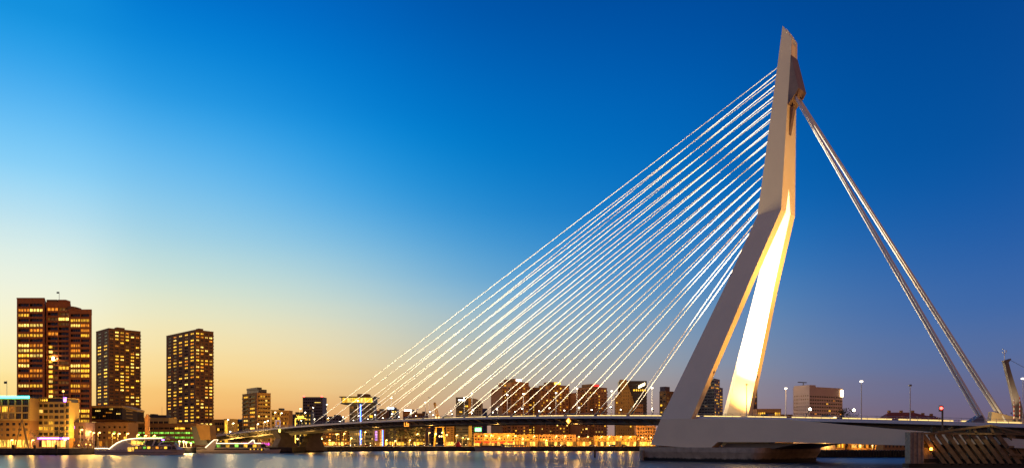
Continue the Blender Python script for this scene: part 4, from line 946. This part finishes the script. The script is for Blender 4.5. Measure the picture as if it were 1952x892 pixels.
poly3(t, 'radar_hood', [(306,835),(313,831),(318,831.6),(325,835.2)], Y, 2.5, 6.5, b_cream)
poly3(t, 'awning', [(306,843),(314,841),(324,840.9),(336,842.2),(336,843),(314,842)], Y, 1, 7, b_cream)
poly3(t, 'lit_doorway', [(243,852),(254,852),(254,859.5),(243,859.5)], Y, .1, .5, P_S)
for a in (221,228,235): poly3(t, 'porthole', [(a-1.4,856.6),(a,855.8),(a+1.4,856.6),(a,857.5)], Y, .5, .69, m_sglass)
poly3(t, 'bar_light', [(246,838.5),(267,842),(268,846.5),(246,846)], Y, 2.0, 2.6, P_S)
poly3(t, 'stern_lamp', [(175.5,859),(178,859),(178,864),(175.5,864)], Y, 3, 3.6, g_violet)
poly3(t, 'side_lamp', [(307,837),(311.5,837),(311.5,838.6),(307,838.6)], Y, .6, .9, g_violet)
strip(t, 'led_arch', [PX(a,b,Y)+Vector((0,.35,0)) for a,b in ((180,854),(205,854),(207,855.2),(214,849.3),(222,843.6),(232,839.2),(244,836.3),(258,834.8),(275,834.2),(308,834.2))], .21, g_led)
poly3(t, 'stern_rail', [(181,853.4),(205,853.4),(205,855),(181,855)], Y, .5, .7, m_hull)
Y = 424; t = thing('party_boat', 'white double-deck party boat outlined in light, moored by the bridge head', 'boat', (XW(450,Y),Y+4,0))
x0, x1 = XW(372,Y), XW(531,Y); ship_hull(t, x0, x1, 0, 1.9, 9, Y+4.5)
poly3(t, 'hull_stripe', [(378,860.2),(515,860.2),(515,860.8),(378,860.8)], Y, -.04, .05, m_hull2)
poly3(t, 'lower_deck', [(395,858.6),(400,853.5),(503,853.5),(508,858.6)], Y, .7, 8.3, m_hull)
poly3(t, 'lower_glass', [(407,854.2),(500,854.2),(504,858),(406,858)], Y, .55, .68, m_sglass)
poly3(t, 'upper_deck', [(405,853.3),(409,846),(496,846),(500,853.3)], Y, 1.0, 8, m_sglass)
poly3(t, 'deck_edge', [(398,852.4),(504,852.4),(504,853.6),(398,853.6)], Y, .4, .98, m_hull)
poly3(t, 'sun_roof', [(410,844.4),(498,844.4),(498,845.9),(410,845.9)], Y, .8, 8.2, m_hull)
poly3(t, 'raked_fin', [(392,853),(409,838.5),(414.5,838.5),(407,858.5),(396,858.5)], Y, .2, .6, m_hull)
poly3(t, 'funnel_fin', [(474,844.2),(482,838.8),(484,838.8),(485.5,844.2)], Y, .6, 2, m_hull)
for i in range(10):
    a = 412+8.6*i; poly3(t, 'upper_window', [(a,846.4),(a+6.8,846.4),(a+6.8,851.9),(a,851.9)], Y, .85, .99, random.choice([P_Y,P_D,P_G,m_sglass]))
for i in range(4): poly3(t, 'cabin_lamp', [(476+7*i,854.6),(478+7*i,854.6),(478+7*i,857.6),(476+7*i,857.6)], Y, .45, .54, P_Y)
strip(t, 'led_outline', [PX(a,b,Y)+Vector((0,.1,0)) for a,b in ((391,852.6),(408,837.6),(415.5,837.4),(412,844.3),(473,844.3),(481.5,838),(484,838),(485.2,844),(497.5,844))], .21, g_led)
Y = 527; t = thing('moored_barge', 'long grey-violet barge with small lit windows moored below the waterfront row', 'barge', (XW(957,Y),Y,0)); m_barge = mat('barge_hull', (.20,.14,.15), .6)
x0, x1 = XW(905,Y), XW(1012,Y); mb = MB(); mb.loft([[(x,Y-b,z1),(x,Y+b,z1),(x+o,Y+b*.9,-.4),(x+o,Y-b*.9,-.4)] for x,b,z1,o in ((x0-.6,.6,3.2,1.4),(x0+2,2.4,2.7,.4),(x1-6,2.4,2.5,0),(x1,1.0,2.9,-1.2))]); obj('hull', mb, m_barge, t)
rbox(t, 'cabin', x0+19, x1-4, Y-2.0, Y+2.0, 2.6, 4.4, m_barge); rbox(t, 'hold_cover', x0+4, x0+18.5, Y-1.9, Y+1.9, 2.7, 3.9, b_plum); rbox(t, 'cabin_roof', x0+18.7, x1-3.6, Y-2.2, Y+2.2, 4.41, 4.6, b_grey)
for i in range(11): rbox(t, 'window', x0+21+1.6*i, x0+22+1.6*i, Y-2.06, Y-1.99, 3.1, 3.9, P_W if i < 3 else P_O)
for nm, px, Y, lab in (('motor_cruiser',1492,492,'small pale cruiser moored on the right bank under the girder'),('motor_cruiser',1519,494,'second pale cruiser moored beside the red container')):
    t = thing(nm, lab, 'boat', (XW(px,Y),Y,0), 'cruisers on the right bank'); x = XW(px,Y)
    mb = MB(); mb.loft([[(x+a,Y-b,z1),(x+a,Y+b,z1),(x+a*.93,Y+b*.8,-.3),(x+a*.93,Y-b*.8,-.3)] for a,b,z1 in ((-5.5,1.5,1.7),(2,1.7,1.7),(5,.8,2.1),(6.2,.1,2.3))]); obj('hull', mb, m_hull, t)
    mb = MB(); mb.prism([(x-4,1.71),(x+2.4,1.71),(x+1,3.2),(x-3.4,3.2)], lambda a,z:(a,Y-1.2,z), lambda a,z:(a,Y+1.2,z)); obj('cabin', mb, m_hull, t); rbox(t, 'cabin_window', x-3, x+1, Y-1.27, Y-1.21, 2.2, 2.9, P_Y)

# ---------------------------------------------------------------- timber fender and works on the right
Y = 178
fd = thing('timber_fender', 'tarred timber fender with leaning planks in front of the bridge abutment', 'fender', (XW(1840,Y),Y,0))
for i in range(9):                     # close-boarded end
    a = 1731.5+2.85*i; p = PX(a,822.5,Y); q = PX(a+2.7,890,Y)
    dy = .25*math.sin(i*2.1)*.3; mb = MB(); mb.box(p.x, q.x, Y-.9+dy, Y+1.5, 1.0, p.z-.1*random.random()); obj('board', mb, m_wood2, fd)
for i in range(11):
    a = 1731.5+2.85*9+2.9*i; zt = ZW(826+i*5.6,Y); p = PX(a,822.5,Y); q = PX(a+2.7,890,Y)
    mb = MB(); mb.box(p.x, q.x, Y+.3, Y+1.4, 1.0, zt); obj('board', mb, m_wood2, fd)
mb = MB(); mb.box(PX(1731,880,Y).x-.2, PX(2010,880,Y).x, Y-.6, Y+2.2, -2, 1.0); obj('wet_base', mb, m_tdark, fd)
def beam(pts, th, y0, y1, m=None, name='beam'):
    a, b = [PX(x,y,Y) for x,y in pts]; h = th/FPX*Y/2; mb = MB()
    d = (b-a).normalized(); n_ = Vector((-d.z,0,d.x))*h
    mb.loft([[a-n_+Vector((0,y0,0)),a+n_+Vector((0,y0,0)),a+n_+Vector((0,y1,0)),a-n_+Vector((0,y1,0))],[b-n_+Vector((0,y0,0)),b+n_+Vector((0,y0,0)),b+n_+Vector((0,y1,0)),b-n_+Vector((0,y1,0))]])
    return obj(name, mb, m or m_timber, fd)
for x in (1755.5,1770,1786,1803,1818.5,1834,1850,1865.5,1881,1898,1920):
    beam(((x,826.5),(x+44,884)), 7.4, -.6, -.05, name='leaning_plank')
beam(((1752,825.5),(1990,827)), 3.6, -.95, -.62); beam(((1757,849.5),(1990,849.5)), 6.5, .1, .5, m_tdark); beam(((1757,877),(1990,878)), 7, .1, .5, m_tdark)
beam(((1783,823),(1883,810.5)), 3.6, -1.2, -.96); beam(((1882,810.4),(1940,824.5)), 3.6, -1.2, -.96)
for x, y0, y1 in ((1852,814.5,826),(1884,811,826),(1905,816,826)): beam(((x,y0),(x+5,y1)), 4.5, -.95, -.61)
for x in (1936,1972): beam(((x,827),(x,884)), 7, .6, 1.2, name='pile')
beam(((1918,851),(1990,851)), 4, -.95, -.62); beam(((1918,866),(1990,866)), 3.2, -.95, -.62)
for x in (1790,1825,1860,1900): beam(((x,812),(x,884)), 5, 2.2, 3.2, m_tdark, 'pile')
lt_ = glow('orange_navigation_lamp', (1,.32,.02), 30, True); q = PX(1775,855,Y-1.3); mb = MB(); mb.ball(q, .32); obj('navigation_lamp', mb, lt_, fd); rbox(fd, 'lamp_bracket', q.x, q.x+1.0, q.y-.1, q.y+.6, q.z-.75, q.z-.5, m_dark)
# low building / machinery block behind the fender, part of abutment
mb = MB(); a = PX(1757,835,196); mb.box(a.x, a.x+60, 196, 198.5, -1, ZW(826,196)); structure('abutment', mb, m_pier)
# red signal
t = thing('red_signal', 'red traffic signal on a dark post behind the timber fender', 'signal', (XW(1797,186),186,ZW(826,186)))
p = PX(1796.5,773,186); strip(t, 'post', [(p.x,186,ZW(826,186)),(p.x,186,p.z)], .22, m_dark, 8); rbox(t, 'housing', p.x-.75, p.x-.2, 185.7, 186.3, p.z-1.4, p.z+.1, m_dark)
mb = MB(); mb.ball((p.x-.5,185.6,ZW(777.5,186)), .36); obj('red_lens', mb, g_red, t)
# curved mast with wind gauge
m_mast = mat('mast_paint', (.17,.14,.12), .5)
Y = 205; t = thing('curved_mast', 'curved steel mast with a wind gauge on its hooked top, at the right edge', 'mast', (XW(1944,Y),Y,ZW(800,Y)))
mb = MB(); path = [(1944,800,8),(1937,765,6.8),(1928.5,735,4.9),(1921,708,4.2),(1917,692,4),(1915.5,687,4.2)]
mb.loft([[PX(x-w,y,Y)+Vector((0,-.5,0)),PX(x+w,y,Y)+Vector((0,-.5,0)),PX(x+w,y,Y)+Vector((0,.5,0)),PX(x-w,y,Y)+Vector((0,.5,0))] for x,y,w in path]); obj('mast', mb, m_mast, t)
poly3(t, 'hook', [(1911,691.5),(1914,686.5),(1924.5,683.2),(1926,684),(1921,691)], Y, -.45, .45, m_mast)
a = PX(1914.8,686,Y); b = PX(1914.8,667,Y); strip(t, 'gauge_pole', [a,b], .09, m_fascia); strip(t, 'gauge_arm', [PX(1911.5,671,Y),PX(1911.8,674,Y),PX(1918,673,Y),PX(1918.4,669.5,Y)], .07, m_fascia)
for x, y in ((1911.5,670.5),(1918.4,668.5),(1911.6,665)): mb = MB(); mb.ball(PX(x,y,Y), .18); obj('gauge_cup', mb, m_fascia, t)
strip(t, 'guy_wire', [PX(1926,686,Y),PX(1975,712,Y-12)], .05, m_dark)
# barrier poles and a lamp at the right edge
m_wr = bpy.data.materials.new('red_white_bands'); m_wr.use_nodes = True; tt = m_wr.node_tree; bb = tt.nodes['Principled BSDF']
g_ = tt.nodes.new('ShaderNodeNewGeometry'); sp_ = tt.nodes.new('ShaderNodeSeparateXYZ'); tt.links.new(g_.outputs['Position'], sp_.inputs[0])
ml = tt.nodes.new('ShaderNodeMath'); ml.operation = 'MULTIPLY'; ml.inputs[1].default_value = .9; tt.links.new(sp_.outputs[2], ml.inputs[0])
fr = tt.nodes.new('ShaderNodeMath'); fr.operation = 'FRACT'; tt.links.new(ml.outputs[0], fr.inputs[0]); gt = tt.nodes.new('ShaderNodeMath'); gt.operation = 'GREATER_THAN'; gt.inputs[1].default_value = .5; tt.links.new(fr.outputs[0], gt.inputs[0])
mx_ = tt.nodes.new('ShaderNodeMixRGB'); mx_.inputs[1].default_value = (.7,.65,.6,1); mx_.inputs[2].default_value = (.5,.03,.02,1); tt.links.new(gt.outputs[0], mx_.inputs[0]); tt.links.new(mx_.outputs[0], bb.inputs['Base Color'])
for px, yt, lab in ((1933,760,'red and white barrier pole left of the curved mast'),(1944,755,'red and white barrier pole right of the curved mast')):
    p = PX(px,yt,198); t = thing('barrier_pole', lab, 'barrier', (p.x,198,ZW(800,198)), 'raised barrier poles'); strip(t, 'pole', [(p.x,198,ZW(800,198)),p], [.13,.09], m_wr, 8); rbox(t, 'hinge_box', p.x-.3, p.x+.3, 197.7, 198.3, ZW(803,198), ZW(798.5,198), m_dark)
p = PX(1950,722,192); t = thing('bridge_lamp', 'slim lit lamp post cut by the right edge of the picture', 'street lamp', (p.x,192,ZW(806,192)), 'tall lamps on the bridge'); strip(t, 'pole', [(p.x,192,ZW(806,192)),p], .09, m_fascia, 8)
mb = MB(); mb.ball(p+Vector((-.1,0,.1)), .36, .5); obj('lamp_head', mb, g_white, t)
spot('mast_flood', PX(1930,793,201), PX(1934,745,205), 5000, 46, (1,.8,.5), 1)
spot('block_flood', PX(1905,806,196), PX(1930,800,203), 2500, 120, (1,.7,.3), .9)
spot('fender_flood', PX(1840,870,166)+Vector((0,0,0)) if False else BP(-118,-24,15), PX(1800,850,178), 2600, 120, (1,.7,.3), .9)
# jetty and marks in the water
t = thing('jetty', 'dark timber jetty lying in the water right of the pylon foundation', 'jetty', (XW(1640,303),305,0))
mb = MB(); mb.box(XW(1527,303), XW(1830,303), 303, 314, -1, ZW(858.4,303)); obj('jetty_wall', mb, m_tdark, t)
for i in range(40): rbox(t, 'pile', XW(1528+5.4*i,303), XW(1528+5.4*i,303)+.45, 302.55, 302.98, -1, ZW(857.5,303)+.2*random.random(), m_tdark)
rbox(t, 'deck_plank', XW(1527,303), XW(1830,303), 303.2, 314, ZW(858.4,303)+.004, ZW(857.6,303), m_timber)
for lab, px, yt, yb, Yp, m in (('yellow lit mooring post right of the pylon foundation',1456,859,873,285,b_cream),('timber mooring post left of the pylon foundation',1134,860,872,300,m_timber),('timber mooring post below the quay right of the river pier',650,856,862,440,m_timber)):
    p = PX(px,yt,Yp); t = thing('mooring_post', lab, 'post', (p.x,Yp,-1), 'mooring posts in the river'); strip(t, 'post', [(p.x,Yp,-1),p], .38, m, 8); strip(t, 'post_cap', [p+Vector((0,0,.01)),p+Vector((0,0,.25))], .46, m_dark, 8)
for i, px in enumerate((25,66,107)):
    p = PX(px,848.5,354); t = thing('mooring_pile', 'thick dark mooring pile at the left quay, %s from the left' % ORD[i], 'pile', (p.x,354,-1), 'piles at the left quay'); strip(t, 'pile', [(p.x,354,-1),p], .55, m_quay, 10); strip(t, 'pile_cap', [p+Vector((0,0,.01)),p+Vector((0,0,.4))], [.62,.5], m_dark, 10)
# derricks
def derrick(lab, Y, legs, top, r, m, nm='derrick', y2=4):
    t = thing(nm, lab, 'derrick', (XW(top[0],Y),Y,GZ))
    for x, y in legs:
        strip(t, 'leg', [Vector((XW(x,Y),Y,GZ)), PX(*top,Y)], [r,r*.7], m, 8)
    strip(t, 'back_stay', [Vector((XW(top[0],Y),Y+y2,GZ)), PX(*top,Y)], r*.6, m, 8)
    return t
m_yel = mat('yellow_crane_paint', (.55,.33,.06), .5)
derrick('pale A-frame derrick on the left quay in front of the hotels', 368, ((29,852),(55,853)), (42,798), .34, b_cream)
for lab, a, b, c in (('yellow lit A-frame crane on the left quay, leftmost of three',(139,854),(152,854),(150,838)),('yellow lit A-frame crane on the left quay, middle of three',(156,854),(168,854),(164,836)),('yellow lit A-frame crane on the left quay, rightmost of three',(168,854),(180,854),(172,837))):
    t = derrick(lab, 376, (a, b), c, .3, m_yel, 'a_frame_crane'); p = PX(c[0],c[1]+10,374.6); mb = MB(); mb.ball(p, .35); obj('work_lamp', mb, g_sod, t)
    strip(t, 'cross_bar', [PX((a[0]+c[0])/2,846,376),PX((b[0]+c[0])/2,846,376)], .16, m_yel)
# quay crane under and above the deck
Y = 556; t = thing('quay_crane', 'tall yellow lit harbour crane rising above the bridge deck', 'crane', (XW(836,Y),Y,GZ))
for x in (827,848):
    for dy in (0,6): strip(t, 'portal_leg', [Vector((XW(x,Y),Y+dy,GZ)),PX(x*.6+837*.4,812,Y)+Vector((0,dy*.4,0))], .5, m_yel)
poly3(t, 'portal_beam', [(828,814),(847,814),(847,811),(828,811)], Y, 0, 3.5, m_yel)
poly3(t, 'machine_house', [(829,811),(845,811),(844,800),(831,800)], Y, .2, 4, m_yel)
poly3(t, 'tower', [(831,800),(842,800),(836,790),(832,790)], Y, .5, 3, m_yel)
for dx in (0, 4.5): strip(t, 'boom', [PX(833+dx,798,Y),PX(827.5+dx*.5,768,Y)], .45, m_yel)
for f_ in (.15,.4,.65,.9): strip(t, 'boom_brace', [PX(833-5.5*f_,798-30*f_,Y),PX(837.5-7.7*f_,798-30*f_,Y)], .2, m_yel)
poly3(t, 'boom_head', [(826,770),(831,770),(830,766.5),(827,766.5)], Y, 0, 2, b_roof)
for x, y in ((831,795),(836.5,795),(831,826),(843,824),(838,831),(842,831)): mb = MB(); mb.ball(PX(x,y,Y-2.5), .6); obj('work_lamp', mb, g_warm, t)
# red tent
t = thing('red_tent', 'small bright red tent on the quay under the bridge', 'tent', (XW(874,540),540,GZ)); x = XW(874,540)
mb = MB(); mb.loft([[(x-1.9,538.4,GZ),(x+1.9,538.4,GZ),(x+1.9,541.6,GZ),(x-1.9,541.6,GZ)],[(x-1.5,538.6,GZ+1.8),(x+1.5,538.6,GZ+1.8),(x+1.5,541.4,GZ+1.8),(x-1.5,541.4,GZ+1.8)],[(x-.1,539.9,GZ+3.6),(x+.1,539.9,GZ+3.6),(x+.1,540.1,GZ+3.6),(x-.1,540.1,GZ+3.6)]]); obj('canopy', mb, mat('red_canvas', (.75,.03,.02), .7, var=.1), t); strip(t, 'finial', [(x,540,GZ+3.6),(x,540,GZ+4.3)], .06, m_steel)
t = thing('neon_sign', 'red and amber neon sign on a post beside the river pier', 'sign', (XW(593,470),470,GZ)); 
p0 = PX(593,843,470); strip(t, 'post', [(p0.x,470.4,-1),(p0.x,470.4,p0.z)], .2, m_dark)
strip(t, 'neon_tube', [PX(a,b,470) for a,b in ((590.5,849),(590.5,841),(593,845),(597,840),(596,848),(592,851))], .22, g_redn); strip(t, 'neon_tube', [PX(a,b,469.8) for a,b in ((592.5,850),(596.5,849),(595,845))], .2, g_amber)
t = thing('deck_sign', 'small orange lit navigation sign hung under the bridge deck edge', 'sign', BP(150,-17.4,DZ(150)-2))
s = s_at(775,-17.4); z = DZ(s)-2.1
for a0,a1,z0,z1 in ((s-1.7,s+1.7,-.95,-.75),(s+1.5,s+1.7,-.74,.9),(s-1.7,s-1.5,-.74,.5),(s-.35,s+.15,-.5,.9),(s-1.0,s-.7,-.4,.2)):
    mb = MB(); mb.prism([(a0,z+z0),(a1,z+z0),(a1,z+z1),(a0,z+z1)], lambda a,b: BP(a,-17.5,b), lambda a,b: BP(a,-17.35,b)); obj('sign_bar', mb, g_or, t)
# awnings and terrace lights on the waterfront
for i, px in enumerate((912,928,942,958,972)):
    x = XW(px,546); t = thing('red_awning', 'red lit awning over the terrace behind the moored barge, %s from the left' % nth(i), 'awning', (x,545,GZ), 'red awnings of the waterfront row')
    mb = MB(); mb.prism([(545.6,GZ+3.5),(543.2,GZ+2.7),(543.2,GZ+2.5),(545.6,GZ+3.3)], lambda y,z:(x-2.2,y,z), lambda y,z:(x+2.2,y,z)); obj('canvas', mb, bpy.data.materials['red_canvas'], t); strip(t, 'pole', [(x-2,543.3,GZ),(x-2,543.3,GZ+2.5)], .07, m_dark); strip(t, 'pole', [(x+2,543.3,GZ),(x+2,543.3,GZ+2.5)], .07, m_dark)

# ---------------------------------------------------------------- trees
m_bark = mat('bark', (.05,.038,.025), .9); m_leaf = mat('dark_foliage', (.045,.042,.018), .8, var=.4, scale=1.5)
def tree(lab, px, Y, h, rad, nleaf, seed, group='trees on the quays', base=None):
    rnd = random.Random(seed); x, y = XW(px,Y), Y; z0 = GZ if base is None else base
    t = thing('tree', lab, 'tree', (x,y,z0), group, local=True)
    mb = MB(); mb.tube([(0,0,0),(.1,0,h*.25),(.05,.1,h*.5),(0,0,h*.85)], [h*.022,h*.018,h*.012,h*.004], 7); tips = []
    for i in range(11):
        a = rnd.random()*6.28; z = h*(.28+.05*i); r = rad*(.55+.4*rnd.random())
        e = (math.cos(a)*r, math.sin(a)*r, z+h*(.16+.1*rnd.random())); mb.tube([(0,0,z),(e[0]*.5,e[1]*.5,z+h*.11),e], [h*.009,h*.006,h*.002], 5); tips.append(e)
        for q in range(3):
            f = (e[0]*(.6+.5*rnd.random())+rnd.gauss(0,rad*.2), e[1]*(.6+.5*rnd.random())+rnd.gauss(0,rad*.2), e[2]+rnd.gauss(h*.05,h*.06)); mb.tube([(e[0]*.5,e[1]*.5,z+h*.11),f], [h*.004,h*.0015], 4); tips.append(f)
    obj('trunk', mb, m_bark, t); lb = MB()
    for i in range(nleaf):
        c = rnd.choice(tips); s_ = h*.016*(.7+rnd.random())
        p = Vector((c[0]+rnd.gauss(0,rad*.15), c[1]+rnd.gauss(0,rad*.15), c[2]+rnd.gauss(0,h*.045)))
        u = Vector((rnd.gauss(0,1),rnd.gauss(0,1),rnd.gauss(0,1))).normalized(); w = u.orthogonal().normalized()*s_; u = u.cross(w).normalized()*s_
        lb.add([p-w*1.4,p-u*.7,p+w*1.4,p+u*.7], [(0,1,2,3)])
    obj('crown', lb, m_leaf, t, kind='stuff')
tree('large dark quay tree under the bridge, leftmost of three', 756, 545, 13, 5, 1500, 1)
tree('large dark quay tree under the bridge, middle of three', 778, 548, 14, 5.5, 1700, 2)
tree('dark quay tree under the bridge, rightmost of three', 800, 546, 12.5, 4.6, 1400, 3)
tree('thin street tree in front of the corner hotel', 113, 381, 10, 2.6, 350, 4)
tree('thin street tree left of the corner hotel', 66, 380, 8, 2.2, 260, 5)
tree('bare branched tree above the bridge deck right of the granite office', 1594, 430, 18.5, 7, 1100, 6, 'trees beyond the deck')
tree('smaller bare tree right of the one at the granite office', 1615, 425, 16, 6, 800, 7, 'trees beyond the deck')
tree('dark tree behind the curved mast at the right edge', 1921, 235, 10.5, 3.6, 900, 8, 'trees beyond the deck')
tree('dark conifer-like tree beside the pilaster column', 886, 546, 6.5, 2.2, 700, 9)
tree('dark small tree left of the red awnings', 899, 544, 6, 2.0, 600, 10)
